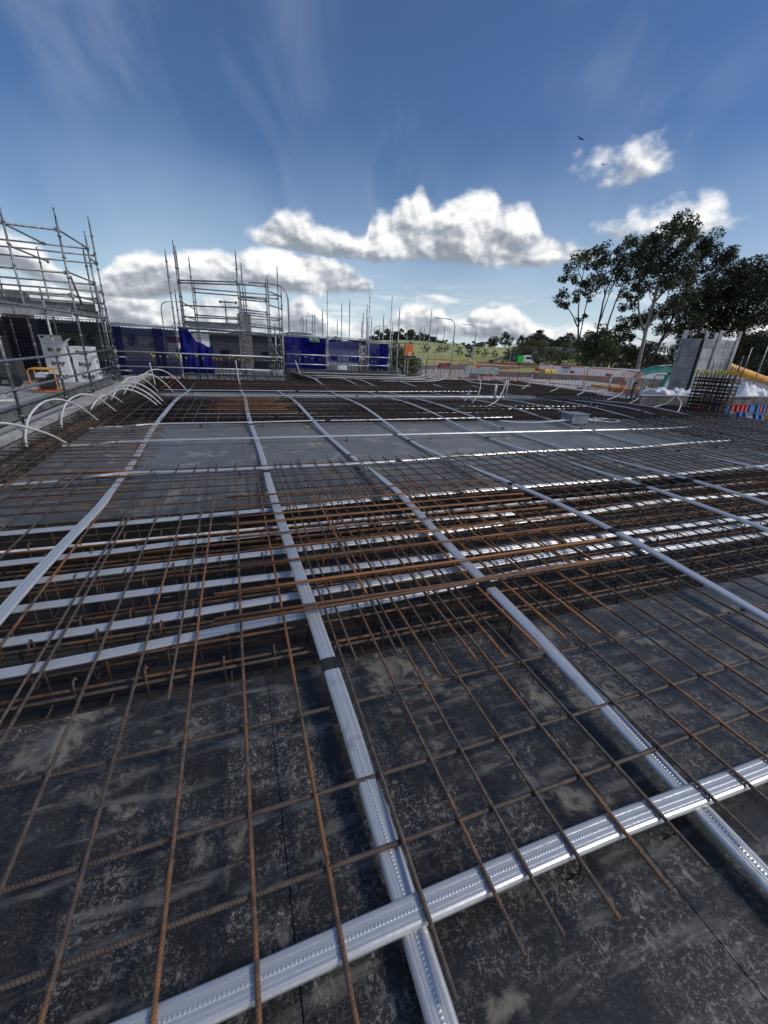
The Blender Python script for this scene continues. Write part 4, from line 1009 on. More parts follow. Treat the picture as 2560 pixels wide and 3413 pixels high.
# right far scaffold with two rails and the orange cabinet
scaffold('open_scaffold', 'open scaffold frame with two rails right of the far screens', (12.5, 30, -3.2),
    [(11.27, 29.5, -3.2, 4.13), (14.12, 30.4, -3.2, 4.25), (16.5, 32.7, -3.2, 3.38), (15.93, 32.9, -3.2, 3.33), (10.91, 28.6, -3.2, 3.85), (14.63, 33.3, -3.2, 3.12), (14.94, 33.2, -3.2, 3.16), (13.59, 33.7, -3.2, 3.15)],
    [((10.6, 30.2, 1.82), (15.2, 29.2, 1.84)), ((10.4, 30.2, .84), (14.9, 28.9, .86)), ((9.0, 26.4, 1.5), (11.27, 29.5, 1.6))])
# coloured sleeves and tendon tails ------------------------------------------------
def tail(x, y, zcap, col, label, group, dx=0.0):
    t = thing('tendon_tail', label, 'tendon tail', (x, y, -.05), group)
    if zcap:
        obj('strand', MB().tube([(x, y, .08), (x+dx*.5, y+.02, (zcap+.1)/2), (x+dx, y+.05, zcap-.02)], .009, 5), 'black_wire', t)
        obj('cap', MB().tube([(x+dx, y+.05, zcap-.06), (x+dx, y+.05, zcap), (x+dx, y+.05, zcap+.015)], [.02, .026, .046], 7), 'yellow_plastic', t)
        obj('neck', MB().tube([(x, y, .07), (x, y, .16)], [.035, .014], 7), 'black_wire', t)
    obj('sleeve', MB().obox((x, y, .015), (.038, 0, 0), (0, .022, 0), (.006, 0, .075)), col, t)
    obj('sleeve_foot', MB().obox((x-.005, y-.25, -.12), (.034, 0, 0), (0, .02, 0), (.0, 0, .07)), col, t)
LT = [(-3.89,'r'),(-3.68,'r'),(-3.05,'r'),(-2.83,'r'),(-2.59,'b'),(-2.45,'b'),(-2.24,'r'),(-2.03,'r'),(-1.83,'b'),(-1.71,'r'),(-1.33,'b'),(-1.22,'b'),(-.97,'r'),(-.76,'b'),(-.56,'r'),(-.38,'b'),(-.15,'b'),(.06,'r'),(.31,'r'),(.48,'r'),(.78,'b')]
CN = {'r': ('red_plastic', 'red'), 'b': ('blue_plastic', 'blue'), 'w': ('sign_white', 'white')}
for i, (x, c) in enumerate(LT):
    y = 17.45 if x < -2.9 else 17.5
    tail(max(x, -2.8+.05*i) if x < -2.8 else x, y, random.uniform(.82, .95), CN[c][0], '%s yellow capped tail from the left along the far left edge, %s sleeve' % (ORD[i], CN[c][1]), 'tails along the far left edge', random.uniform(-.12, .1))
RTc = 'rrrbrrbrrrbbbrrwwrwrwww'
RT = [2.78, 3.17, 3.38, 3.58, 3.76, 3.96, 4.05, 4.46, 4.57, 4.76, 4.98, 5.05, 5.43, 5.55, 5.75, 5.96, 6.2, 6.38, 6.59, 6.79, 6.99, 7.39, 7.59]
for i, (x, c) in enumerate(zip(RT, RTc)):
    tail(x, 23.2, random.uniform(.72, .92), CN[c][0], '%s yellow capped tail from the left below the far screens, %s sleeve' % (ORD[i], CN[c][1]), 'tails below the far screens', random.uniform(-.04, .04))
G1 = 'r r g y b r b r r r r b b b r b r'.split(); X1 = [15.29, 15.45, 15.88, 16.06, 16.34, 16.5, 16.99, 17.24, 17.52, 17.78, 18.01, 18.25, 18.37, 18.69, 18.86, 19.08, 19.28]
simple('green_plastic', (.25, .5, .2), None, rough=.5)
CC = {'r': ('red_plastic', 'red'), 'b': ('blue_plastic', 'blue'), 'g': ('green_plastic', 'green'), 'y': ('yellow_plastic', 'yellow')}
for i, (x, c) in enumerate(zip(X1, G1)):
    s = .62 if c in 'gy' else 1
    m = MB(); 
    m.obox((x, 10.25, .055), (.056*s, 0, 0), (0, .045, 0), (.014, .02, .12*s)); m.obox((x+.012, 10.262, .055+.125*s), (.064*s, 0, 0), (0, .052, 0), (.002, 0, .012))
    o = obj('anchor_sleeve', m, CC[c][0], None, (x, 10.25, -.06)); tag(o, '%s plastic anchor sleeve, %s from the left in the rear row below the white bags' % (CC[c][1], ORD[i]), 'sleeve', 'rear row of anchor sleeves')
for i, (x, z) in enumerate(((15.2, .0), (15.48, -.02), (15.98, -.04), (16.3, -.06), (16.86, -.1), (17.2, -.16))):
    o = obj('anchor_sleeve', MB().obox((x, 9.2, z+.01), (.06, 0, 0), (0, .05, 0), (-.02, .02, .13)).obox((x-.02, 9.22, z+.14), (.068, 0, 0), (0, .056, 0), (0, 0, .012)), 'blue_plastic', None, (x, 9.2, z)); tag(o, 'blue plastic anchor sleeve, %s from the left in the front row' % ORD[i], 'sleeve', 'front row of anchor sleeves')
o = obj('form_batten', MB().box(15.2, 22, 9.9, 9.95, -.16, -.06).box(15.2, 22, 10.36, 10.40, .10, .155), 'form_board'); tag(o, 'grey form battens behind the red and blue anchor sleeves', 'formwork')
# ================================================================== OBJECTS ON THE LEFT
def carton(label, x, y, z, w, d, h, flaps=False, rot=0, textrow=True):
    t = thing('carton', label, 'carton', (x, y, z)); t.rotation_euler = (0, 0, rot)
    def part(nm, m, mat):
        me = m.mesh(nm); me.materials.append(MAT[mat]); o = bpy.data.objects.new(nm, me); COL.objects.link(o); o.parent = t; return o
    part('box', MB().box(-w/2, w/2, -d/2, d/2, 0, h), 'cardboard_white')
    if flaps:
        part('flap', MB().obox((0, -d/2-.035, h+.09), (w/2, 0, 0), (0, -.04, .095), (0, .003, .0015)), 'cardboard_white')
        part('flap', MB().obox((w/2+.06, 0, h+.05), (.07, 0, .055), (0, d/2-.02, 0), (.0015, 0, -.002)), 'cardboard_white')
        part('flap_print', MB().box(-w/2+.06, -w/2+.14, -d/2-.085, -d/2-.08, h+.10, h+.16), 'print_black')
    for nm, me, px, pz in (('lettering', TXT_SNAP, .02, h*.40), ('swoosh', None, 0, 0)):
        if me is not None:
            o = bpy.data.objects.new(nm, me); COL.objects.link(o); o.parent = t; o.location = (px, -d/2-.004, pz); o.rotation_euler = (R(90), 0, 0)
    part('swoosh', MB().tube([(-.135, -d/2-.004, h*.34), (-.15, -d/2-.004, h*.46), (-.13, -d/2-.004, h*.60), (-.11, -d/2-.004, h*.66)], [.006, .008, .005, .002], 5), 'print_black')
    part('print_line', MB().box(-.10, .17, -d/2-.004, -d/2-.001, h*.215, h*.24), 'print_red')
    part('print_line', MB().box(-.06, .17, -d/2-.004, -d/2-.001, h*.165, h*.18), 'print_grey')
    part('print_line', MB().box(-.2, .16, -d/2-.004, -d/2-.001, h*.82, h*.84), 'print_grey')
    part('side_print', MB().box(w/2+.001, w/2+.004, -d*.1, d*.3, h*.45, h*.75), 'print_grey')
    return t
TXT_SNAP = text_mesh('SNAP', .15, 'print_black', .006)
carton('opened white carton with raised flaps on top of the left carton stack', -5.36, 16.75, .81, .60, .40, .41, True)
carton('white carton in the middle of the left carton stack', -5.34, 16.75, .405, .61, .41, .40)
carton('white carton at the bottom of the left carton stack', -5.32, 16.75, 0.003, .61, .41, .40)
carton('lower closed white carton on top of the right carton stack', -4.66, 16.9, .79, .62, .46, .31)
carton('white carton in the middle of the right carton stack', -4.64, 16.9, .40, .60, .46, .385)
carton('white carton at the bottom of the right carton stack', -4.62, 16.9, 0.003, .60, .46, .395)
# portable generator
g = thing('generator', 'portable generator in an orange tube frame on the slab by the guard rail', 'generator', (-4.8, 13.8, 0))
def rr_loop(x, y0, y1, z0, z1, r=.05):
    return [(x, y0+r, z0), (x, y1-r, z0), (x, y1, z0+r), (x, y1, z1-r), (x, y1-r, z1), (x, y0+r, z1), (x, y0, z1-r), (x, y0, z0+r), (x, y0+r, z0)]
def rr_y(y, x0, x1, z0, z1, r=.05): return [(a, y, c) for (y_, a, c) in rr_loop(0, x0, x1, z0, z1, r)]
obj('frame_hoop', MB().tube(rr_y(13.62, -5.1, -4.52, .03, .6), .017, 8), 'orange_frame', g)
obj('frame_hoop', MB().tube(rr_y(14.02, -5.1, -4.52, .03, .6), .017, 8), 'orange_frame', g)
for x in (-5.05, -4.57):
    for z in (.03, .6): obj('frame_tube', MB().tube([(x, 13.62, z), (x, 14.02, z)], .015, 8), 'orange_frame', g)
def rbox(m, x0, x1, y0, y1, z0, z1, b=.03):
    vs = []
    for z, k2 in ((z0, b), (z0+b, 0), (z1-b, 0), (z1, b)):
        vs += [(x0+k2, y0+k2, z), (x1-k2, y0+k2, z), (x1-k2, y1-k2, z), (x0+k2, y1-k2, z)]
    fs = [(3, 2, 1, 0), (12, 13, 14, 15)]+[(l*4+i, l*4+(i+1) % 4, l*4+4+(i+1) % 4, l*4+4+i) for l in range(3) for i in range(4)]
    return m.add(vs, fs)
obj('fuel_tank', rbox(MB(), -4.98, -4.74, 13.68, 13.96, .36, .50), 'engine_white', g)
obj('engine', rbox(MB(), -4.95, -4.58, 13.68, 13.96, .10, .35), 'engine_black', g)
obj('air_filter', rbox(MB(), -4.72, -4.57, 13.66, 13.94, .36, .47), 'engine_black', g)
obj('recoil', MB().disc((-4.83, 13.65, .24), .1, .05, 14, 'y'), 'engine_black', g)
obj('base_plate', MB().box(-5.03, -4.58, 13.66, 13.98, .045, .07), 'red_plastic', g)
obj('knob', MB().disc((-5.12, 13.62, .25), .035, .05, 8, 'x'), 'red_plastic', g)
# cable heap and planks on the slab
o = obj('cable_heap', MB(), None) if False else None
m = MB()
for i in range(7):
    cx, cy = -5.3-.1*i, 12.5+.2*(i % 3); rad = .35+.05*i
    m.tube([(cx+rad*math.cos(a*.52), cy+rad*.7*math.sin(a*.52), .02+.012*(a % 3)) for a in range(11)], .011, 5)
tag(obj('cable_heap', m, 'cable_grey', None, (-5.4, 12.6, 0)), 'loops of grey cable lying on the slab left of the generator', 'cable')
t = thing('pipe_rack', 'white pipe pieces lying on the slab at the left picture edge', 'pipe', (-5.6, 11.6, 0))
obj('pipe', MB().tube([(-7, 11.2, .06), (-4.7, 11.6, .06)], .03, 8), 'white_pvc', t); obj('pipe', MB().tube([(-5.35, 11.45, .08), (-5.32, 11.5, .3)], .03, 8), 'white_pvc', t); obj('pipe', MB().tube([(-7, 11.0, .12), (-5.0, 11.9, .14)], .022, 8), 'white_pvc', t)
# dark compactor-like machine at the far left edge
t = thing('site_machine', 'dark engine machine standing beside the column at the left picture edge', 'machine', (-6.2, 15.3, 0))
obj('body', rbox(MB(), -6.6, -5.85, 15.0, 15.5, .18, .75, .08), 'engine_black', t); obj('wheel', MB().disc((-5.95, 14.98, .17), .17, .08, 14, 'y'), 'tyre', t); obj('wheel', MB().disc((-6.45, 14.98, .17), .17, .08, 14, 'y'), 'tyre', t); obj('handle', MB().tube([(-6.6, 15.2, .6), (-6.9, 15.2, .95), (-7.1, 15.2, .98)], .02, 6), 'engine_black', t)
# concrete columns -----------------------------------------------------------
def column(label, x0, x1, y0, y1, z0, z1, joints, mat='concrete_column', bars=True):
    t = thing('concrete_column', label, 'column', ((x0+x1)/2, (y0+y1)/2, z0))
    zs = [z0]+joints+[z1]
    for a, b in zip(zs, zs[1:]):
        obj('lift', rbox(MB(), x0, x1, y0, y1, a+.004, b-.004, .012), mat, t)
    return t
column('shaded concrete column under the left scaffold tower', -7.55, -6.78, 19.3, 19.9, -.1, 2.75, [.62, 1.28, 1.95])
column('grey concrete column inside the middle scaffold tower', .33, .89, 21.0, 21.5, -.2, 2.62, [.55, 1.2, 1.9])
tag(obj('concrete_block', rbox(MB(), .75, 2.0, 19.2, 20.2, -.05, .3, .02), 'concrete', None, (1.3, 19.7, 0)), 'grey concrete block at the foot of the middle tower', 'block')
tag(obj('timber_prop', MB().tube([(2.45, 20.4, .3), (3.3, 17.9, .12)], .04, 8), 'timber_cap', None, (2.5, 20, 0)), 'sloping pale timber prop at the step of the far edge', 'prop')
tag(obj('white_form_bag', rbox(MB(), 5.55, 6.1, 23.85, 24.05, .16, .42, .04), 'white_sheet', None, (5.8, 23.9, .2)), 'white wrapped pack behind the far handrail', 'pack')
# exit sign
t = thing('exit_sign', 'green exit sign with white arrow and running figure below the far top rail', 'sign', (4.27, 24.05, 1.74))
ps = [(3.96, 1.87), (4.52, 1.86), (4.59, 1.60), (4.02, 1.605)]
obj('frame', MB().add([(x, 24.075, z) for x, z in ps]+[(x, 24.095, z) for x, z in ps], [(0, 1, 2, 3), (7, 6, 5, 4), (0, 4, 5, 1), (1, 5, 6, 2), (2, 6, 7, 3), (3, 7, 4, 0)]), 'sign_white', t)
pi = [(3.985, 1.855), (4.51, 1.845), (4.565, 1.617), (4.035, 1.622)]
obj('plate', MB().add([(x, 24.065, z) for x, z in pi]+[(x, 24.074, z) for x, z in pi], [(0, 1, 2, 3), (7, 6, 5, 4), (0, 4, 5, 1), (1, 5, 6, 2), (2, 6, 7, 3), (3, 7, 4, 0)]), 'sign_green', t)
obj('arrow', MB().add([(4.03, 24.06, 1.735), (4.13, 24.06, 1.80), (4.14, 24.06, 1.755), (4.26, 24.06, 1.752), (4.27, 24.06, 1.715), (4.15, 24.06, 1.718), (4.16, 24.06, 1.672)], [(0, 1, 2, 3, 4, 5, 6)]), 'sign_white', t)
obj('pictogram_field', MB().add([(4.32, 24.06, 1.81), (4.45, 24.06, 1.805), (4.50, 24.06, 1.655), (4.36, 24.06, 1.66)], [(0, 1, 2, 3)]), 'sign_white', t)
rm = MB().disc((4.405, 24.055, 1.775), .014, .004, 8, 'y')
for a, b in (((4.405, 1.757), (4.425, 1.71)), ((4.41, 1.745), (4.445, 1.75)), ((4.41, 1.748), (4.385, 1.725)), ((4.425, 1.71), (4.455, 1.685)), ((4.425, 1.71), (4.40, 1.68))): rm.tube([(a[0], 24.055, a[1]), (b[0], 24.055, b[1])], .006, 4)
obj('running_figure', rm, 'sign_green', t)
# extinguisher
t = thing('fire_extinguisher', 'red fire extinguisher standing by the torn screen bay', 'extinguisher', (7.11, 24.1, .95))
obj('cylinder', MB().tube([(7.11, 24.1, .95), (7.11, 24.1, 1.22), (7.11, 24.1, 1.27)], [.075, .075, .03], 12), 'extinguisher_red', t)
obj('label_band', MB().tube([(7.11, 24.1, 1.05), (7.11, 24.1, 1.14)], .0765, 12), 'sign_white', t)
obj('valve', MB().tube([(7.11, 24.1, 1.27), (7.11, 24.1, 1.32)], .02, 8).tube([(7.11, 24.1, 1.31), (7.2, 24.1, 1.33)], .012, 5), 'black_tape', t)
obj('hose', MB().tube([(7.13, 24.05, 1.3), (7.22, 24.0, 1.22), (7.21, 24.02, 1.02)], .012, 5), 'black_tape', t)
tag(obj('netting_roll', MB().tube([(6.2, 24.1, 1.78), (6.9, 24.1, 1.76), (7.2, 24.12, 1.74)], [.05, .08, .06], 7).box(6.95, 7.25, 24.05, 24.15, 1.55, 1.78), 'black_tape', None, (6.7, 24.1, 1.7)), 'rolled black netting tied under the top rail above the extinguisher', 'netting')
# orange electrical cabinet on a stand
t = thing('power_cabinet', 'orange power cabinet on a grey steel stand right of the far screens', 'cabinet', (10.5, 25.6, .05))
obj('cabinet_body', rbox(MB(), 10.28, 10.78, 25.5, 25.85, 1.06, 1.74, .015), 'orange_box', t)
obj('door', MB().box(10.46, 10.765, 25.475, 25.498, 1.09, 1.71), 'orange_box', t)
obj('socket_plate', MB().box(10.47, 10.62, 25.46, 25.474, 1.08, 1.28), 'sign_white', t); obj('socket', MB().disc((10.56, 25.452, 1.2), .035, .02, 10, 'y'), 'black_tape', t)
for x in (10.33, 10.52): obj('leg', MB().tube([(x, 25.6, -3.2), (x, 25.6, 1.06)], .028, 6), 'scaffold_dull', t)
obj('foot_frame', MB().tube([(10.2, 25.6, .12), (10.75, 25.6, .12)], .03, 6).tube([(10.33, 25.6, .3), (10.2, 25.6, .12)], .02, 6), 'scaffold_dull', t)
# ================================================================== OBJECTS ON THE RIGHT
# orange pedestrian barriers
def barrier(label, p, q, z=-.06, h=1.08, mat='orange_steel', plate=True):
    p, q = Vector((*p, z)), Vector((*q, z)); d = (q-p); L = d.length; d.normalize(); n = Vector((d.y, -d.x, 0)); up = Vector((0, 0, 1))
    t = thing('barrier', label, 'barrier', p.lerp(q, .5))
    a0, a1, b0, b1 = p+up*.12, q+up*.12, p+up*(h-.08), q+up*(h-.08)
    obj('frame', MB().tube([a0, p+up*(h-.08), p+up*h+d*.08, q+up*h-d*.08, b1, a1, a0], .026, 7), mat, t)
    nb = max(8, int(L/.155)); m = None
    for i in range(1, nb):
        c = p+d*(L*i/nb); obj('upright', MB().tube([c+up*.12, c+up*h], .010, 5), mat, t)
    for e in (p+d*.25, q-d*.25): obj('foot', MB().tube([e-n*.28, e-n*.2+up*.05, e+n*.2+up*.05, e+n*.28], .016, 6).tube([e+up*.05, e+up*.13], .014, 6), mat, t)
    if plate:
        c = p+d*L*.62+up*(h-.28)-n*-.02
        obj('plate', MB().obox(c, d*.15, n*.006, up*.07), 'red_plastic', t)
BR = [((10.3, 22.3), (11.9, 21.75)), ((12.0, 21.5), (13.9, 21.45)), ((14.05, 21.4), (15.6, 21.25)), ((15.7, 21.1), (16.9, 19.95)), ((16.95, 19.8), (18.1, 18.55)), ((18.15, 18.4), (18.5, 16.4)), ((18.45, 16.25), (17.3, 14.4))]
BL = ['leftmost orange barrier beside the power cabinet', 'second orange barrier from the left on the apron', 'orange barrier in front of the teal machine tray', 'orange barrier with red plate left of the danger sign', 'orange barrier carrying the white danger sign', 'orange barrier right of the danger sign', 'rightmost orange barrier before the teal digger boom']
for (p, q), l in zip(BR, BL): barrier(l, p, q)
barrier('low pale barrier running behind the left white bag', (20.2, 16.0), (24.0, 14.6), -.06, .95, 'scaffold_dull', False)
barrier('low pale barrier in front of the orange pump boom', (24.2, 14.4), (28.0, 13.0), -.1, .95, 'scaffold_dull', False)
# danger sign
t = thing('danger_sign', 'white danger sign with a red panel hanging on the orange barrier', 'sign', (17.2, 19.3, .9))
dv = Vector((1.15, -1.25, 0)).normalized(); nn = Vector((-dv.y, dv.x, 0))*-1; up = Vector((0, 0, 1)); c0 = Vector((17.16, 18.98, .90))
nn = Vector((-.68, -.73, 0)).normalized(); dv = Vector((.73, -.68, 0)).normalized()
obj('board', MB().obox(c0, dv*.25, nn*.006, up*.22), 'sign_white', t)
obj('panel_black', MB().obox(c0+nn*.009+up*.12, dv*.22, nn*.002, up*.085), 'print_black', t)
obj('panel_red', MB().obox(c0+nn*.013+up*.12, dv*.19, nn*.002, up*.06), 'print_red', t)
def sign_text(txt, size, mat, off, bold=.002):
    me = text_mesh(txt, size, mat, bold); o = bpy.data.objects.new('lettering', me); COL.objects.link(o); o.parent = t
    m = Matrix((dv, up, nn)).transposed().to_4x4(); o.matrix_local = m; o.location = (c0+off)-origin(t)
sign_text('DANGER', .085, 'sign_white', nn*.018+up*.12)
sign_text('CONSTRUCTION SITE', .04, 'print_black', nn*.010+up*-.005)
sign_text('DO', .05, 'print_black', nn*.010+up*-.075)
sign_text('NOT ENTER', .06, 'print_black', nn*.010+up*-.16)
# low concrete wall and white hoarding behind the barriers
def wall_run(name, label, cat, p, q, z0, z1, n, mat, th=.15):
    t = thing(name, label, cat, (*p, z0)); p, q = Vector((*p, 0)), Vector((*q, 0)); d = (q-p)/n; dn = d.normalized(); nr = Vector((dn.y, -dn.x, 0))
    for i in range(n):
        c = p+d*(i+.5)+Vector((0, 0, (z0+z1)/2+random.uniform(-.01, .01)))
        obj('panel', MB().obox(c, d*.497, nr*th/2, Vector((0, 0, (z1-z0)/2))), mat, t)
    return t
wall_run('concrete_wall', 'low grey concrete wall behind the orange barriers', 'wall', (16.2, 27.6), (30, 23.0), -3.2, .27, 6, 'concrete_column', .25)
wall_run('hoarding', 'white site hoarding in front of the tall gum trees', 'hoarding', (28.5, 35.2), (46, 28.6), -3.2, .62, 9, 'hoarding_white', .06)
wall_run('hoarding', 'white hoarding at the right picture edge behind the pump boom', 'hoarding', (46.2, 28.5), (60, 20), -3.2, .62, 7, 'hoarding_white', .06)
tag(obj('timber_stack', MB().box(14.6, 18.4, 23.1, 23.5, -.06, .10).box(17.2, 19.6, 17.6, 17.9, -.06, .06).box(19.0, 20.2, 16.2, 16.5, -.06, .08), 'plank', None, (16, 23, 0)), 'timber lengths lying on the apron behind the barriers', 'timber')
simple('ochre_ply', (.42, .25, .08), (.55, .34, .12), 3, .7)
tag(obj('plywood_stack', MB().box(18.6, 21.5, 15.2, 17.2, -.06, .16).box(19.1, 22.0, 17.6, 18.9, -.06, .12), 'ochre_ply', None, (19, 16, 0)), 'ochre plywood stack behind the right orange barrier', 'plywood')
t = thing('steel_tray', 'pale teal steel tray standing behind the middle orange barriers', 'tray', (14.5, 23.6, 0))
simple('tray_teal', (.20, .33, .33), (.34, .45, .44), 3, .5)
obj('tray', MB().box(13.9, 15.9, 23.4, 24.2, .25, .62), 'tray_teal', t); obj('side_plate', MB().prism([(13.55, .05), (13.8, .05), (13.88, .62), (13.5, .66)], 23.4, 23.44), 'tray_teal', t)
tag(obj('rubble_mound', MB().grid(lambda u, v: (36+u*14, 52+v*10, -3.3+1.4*math.sin(math.pi*u)*math.sin(math.pi*v)*(1+.3*math.sin(u*13)*math.sin(v*11))), 20, 14), 'concrete_pale', None, (43, 57, -3.2)), 'pale heap of spoil on the ground beyond the barriers', 'mound')
# white bulk bags ------------------------------------------------------------
def bag(label, cx, cy, w, d, h, seed):
    from mathutils import noise as mn
    def fn(u, v):
        a = u*2*math.pi; rad = math.cos(v*math.pi/2)**.6 if v < 1 else 0
        x, y = math.cos(a)*rad, math.sin(a)*rad
        p = Vector((x*1.6+seed*3.1, y*1.6, v*1.2))
        n1 = mn.noise(p); n2 = mn.noise(p*2.7); n3 = abs(mn.noise(p*5.3))
        g = 1+.22*n1+.16*n2-.14*n3
        zz = .82*h*(math.sin(v*math.pi/2)**.8)*(.90+.32*n1+.18*n2+.10*n3)
        return (cx+w/2*x*g, cy+d/2*y*g, -.06+max(0, zz))
    m = MB().grid(fn, 56, 18, True)
    o = obj('bulk_bag', m, 'white_sheet', None, (cx, cy, -.06)); tag(o, label, 'bag')
bag('crumpled white bag left of the column cage behind the bag form', 15.6, 11.9, 1.6, 1.3, .78, 1)
bag('smaller white bag directly left of the column cage', 17.0, 12.1, 1.5, 1.2, .72, 2)
bag('white bag mostly hidden behind the column cage', 18.3, 12.0, 1.4, 1.2, .70, 5)
bag('tall crumpled white bag right of the column cage', 20.1, 11.9, 1.9, 1.4, 1.05, 3)
bag('big white bag at the right picture edge of the bag form', 21.3, 11.7, 1.4, 1.3, .8, 6)
bag('small white sheet bundle lying at the corner of the apron', 15.55, 13.0, .9, .6, .26, 4)
# black steel skip frame with wire coil
t = thing('skip_frame', 'dark steel frame with a coil of wire beside the left white bag', 'frame', (14.9, 12.5, 0))
obj('frame', MB().box(14.5, 14.6, 12.2, 12.3, -.06, .75).box(15.5, 15.6, 12.6, 12.7, -.06, .75).box(14.5, 15.6, 12.2, 12.26, .70, .78).tube([(14.55, 12.2, -.05), (15.55, 12.65, .76)], .05, 6), 'form_board', t)
cm = MB()
for i in range(6): cm.tube([(15.3+.05*i+(.55+.04*i)*math.cos(a*.35), 13.6+.3*math.sin(a*.35), .45+(.5+.03*i)*abs(math.sin(a*.35))) for a in range(10)], .013, 5)
obj('wire_coil', cm, 'cable_grey', t)
tag(obj('formwork_prop', MB().tube([(13.95, 12.0, -.05), (14.12, 12.05, .95)], .025, 6).tube([(15.6, 15.9, -.06), (15.6, 15.9, .5)], .025, 6), 'scaffold_dull', None, (14, 12, 0)), 'steel push prop leaning at the corner of the apron', 'prop')
# column cage with yellow caps
t = thing('column_cage', 'dark rust column cage with yellow caps standing at the right edge', 'rebar cage', (14.95, 9.6, -.3))
cx0, cx1, cy0, cy1 = 14.7, 15.2, 9.1, 10.15
vb = [(cx0, lerp(cy0, cy1, i/9)) for i in range(10)]+[(cx1, lerp(cy0, cy1, i/6)) for i in range(7)]+[(lerp(cx0, cx1, .5), cy0), (lerp(cx0, cx1, .5), cy1)]
for i, (x, y) in enumerate(vb):
    zt = 1.22+random.uniform(-.02, .06)
    obj('bar', bar_mb((x, y, -.3), (x+random.uniform(-.01, .01), y+random.uniform(-.012, .012), zt), .018, 6, .006), 'rebar_cage', t)
    if i in (0, 1, 2, 3, 4, 6, 7, 9, 11, 13): obj('cap', MB().tube([(x, y, zt-.03), (x, y, zt+.08), (x, y, zt+.115)], [.028, .034, .062], 8), 'yellow_plastic', t)
for i in range(11):
    z = -.02+i*.113+random.uniform(-.008, .008); e = .018
    for k2 in (0, 1) if i % 3 else (0, 1, 2):
        zz = z+.014*k2+random.uniform(-.004, .004)
        obj('tie', MB().tube([(cx0-e, cy0-e, zz), (cx1+e, cy0-e, zz+.01), (cx1+e, cy1+e, zz), (cx0-e, cy1+e, zz-.01), (cx0-e, cy0-e, zz)], .013, 5), 'rebar_cage', t)
# tall starter bars behind the cage
t = thing('starter_bars', 'thin dark starter bars rising behind the yellow capped cage', 'rebar', (17, 11, 0))
for i in range(17):
    x = 16.9+i*.125+random.uniform(-.03, .03); obj('bar', bar_mb((x, 11.3, -.06), (x+random.uniform(-.02, .02), 11.3, 1.62+random.uniform(-.12, .1)), .011, 5, .01), 'rebar_dark', t)
# column formwork ---------------------------------------------------------------
t = thing('column_form', 'tall grey panel formwork of a column behind the yellow capped cage', 'formwork', (20.4, 14, -.06))
x0, x1, y0, y1, zt = 19.40, 21.55, 13.6, 14.55, 2.55
def panels(face, a0, a1, fixed, n, zs, out):
    for i in range(n):
        for (z0, z1) in zip(zs, zs[1:]):
            u0, u1 = lerp(a0, a1, i/n)+.006, lerp(a0, a1, (i+1)/n)-.006; dp = random.uniform(0, .012)
            if face == 'y': obj('panel', MB().box(u0, u1, fixed-.05-dp, fixed, z0+.005, z1-.005), 'form_panel_grey', t)
            else: obj('panel', MB().box(fixed-.05-dp, fixed, u0, u1, z0+.005, z1-.005), 'form_steel_shade', t)  # left face panels are toned darker, their shade painted in
panels('y', x0+.06, x1, y0, 3, [-.06, .55, 1.15, 1.75, 2.25, zt], -1)
panels('x', y0+.06, y1, x0, 2, [-.06, .6, 1.3, 1.95, zt], -1)
obj('core', MB().box(x0+.01, x1-.01, y0+.01, y1-.01, -.06, zt-.06), 'dark_ply', t)
for (x, y) in ((x0-.02, y1-.05), (x0+.86, y0-.08), (x1-.06, y0-.08), (x0+.2, y1+.05), (x1-.05, y1), (x0+1.5, y1)):
    obj('corner_post', MB().box(x-.09, x+.09, y-.03, y+.03, 1.2, zt+.36+random.uniform(-.05, .05)), 'form_panel_grey', t)
obj('ledge', MB().box(x0-.01, x0+.75, y0-.075, y0-.066, 2.2, 2.5), 'form_steel_shade', t)
# teal excavator: boom over its body (mostly below the hoarding line)
ex = thing('excavator', 'teal excavator with its boom reaching left of the column formwork', 'excavator', (27, 21, -3.2))
def box_beam(pts, hs, w):
    m = MB(); vs = []
    for (x, y, z), h in zip(pts, hs):
        vs += [(x, y-w/2, z-h), (x, y+w/2, z-h), (x, y+w/2, z+h), (x, y-w/2, z+h)]
    n = len(pts); fs = [(0, 1, 2, 3), tuple(4*(n-1)+i for i in (3, 2, 1, 0))]
    for i in range(n-1):
        for j in range(4): fs.append((4*i+j, 4*i+(j+1) % 4, 4*i+4+(j+1) % 4, 4*i+4+j))
    return m.add(vs, fs)
obj('boom', box_beam([(23.9, 20.4, .35), (24.5, 20.4, .78), (25.3, 20.3, .98), (26.3, 20.2, 1.06), (26.9, 20.1, .9)], [.06, .15, .19, .17, .12], .3), 'teal_paint', ex)
obj('arm', box_beam([(26.9, 20.1, .95), (26.4, 20.1, .45), (26.0, 20.1, -.3)], [.15, .17, .1], .26), 'teal_paint', ex)
obj('ram', MB().tube([(24.9, 20.1, 1.2), (26.5, 20.05, 1.32)], .04, 8), 'scaffold_steel', ex)
obj('boom_root', box_beam([(23.9, 20.4, .35), (22.9, 20.6, -.8), (22.3, 20.6, -2.0)], [.1, .2, .25], .3), 'teal_paint', ex)
obj('cab', rbox(MB(), 20.8, 22.3, 19.9, 21.3, -2.4, -.6, .1), 'teal_paint', ex); obj('counterweight', rbox(MB(), 19.2, 20.8, 19.6, 21.6, -2.3, -1.2, .15), 'teal_paint', ex)
for y in (19.5, 21.3): obj('track', rbox(MB(), 19.2, 22.8, y, y+.5, -3.2, -2.5, .2), 'tyre', ex)
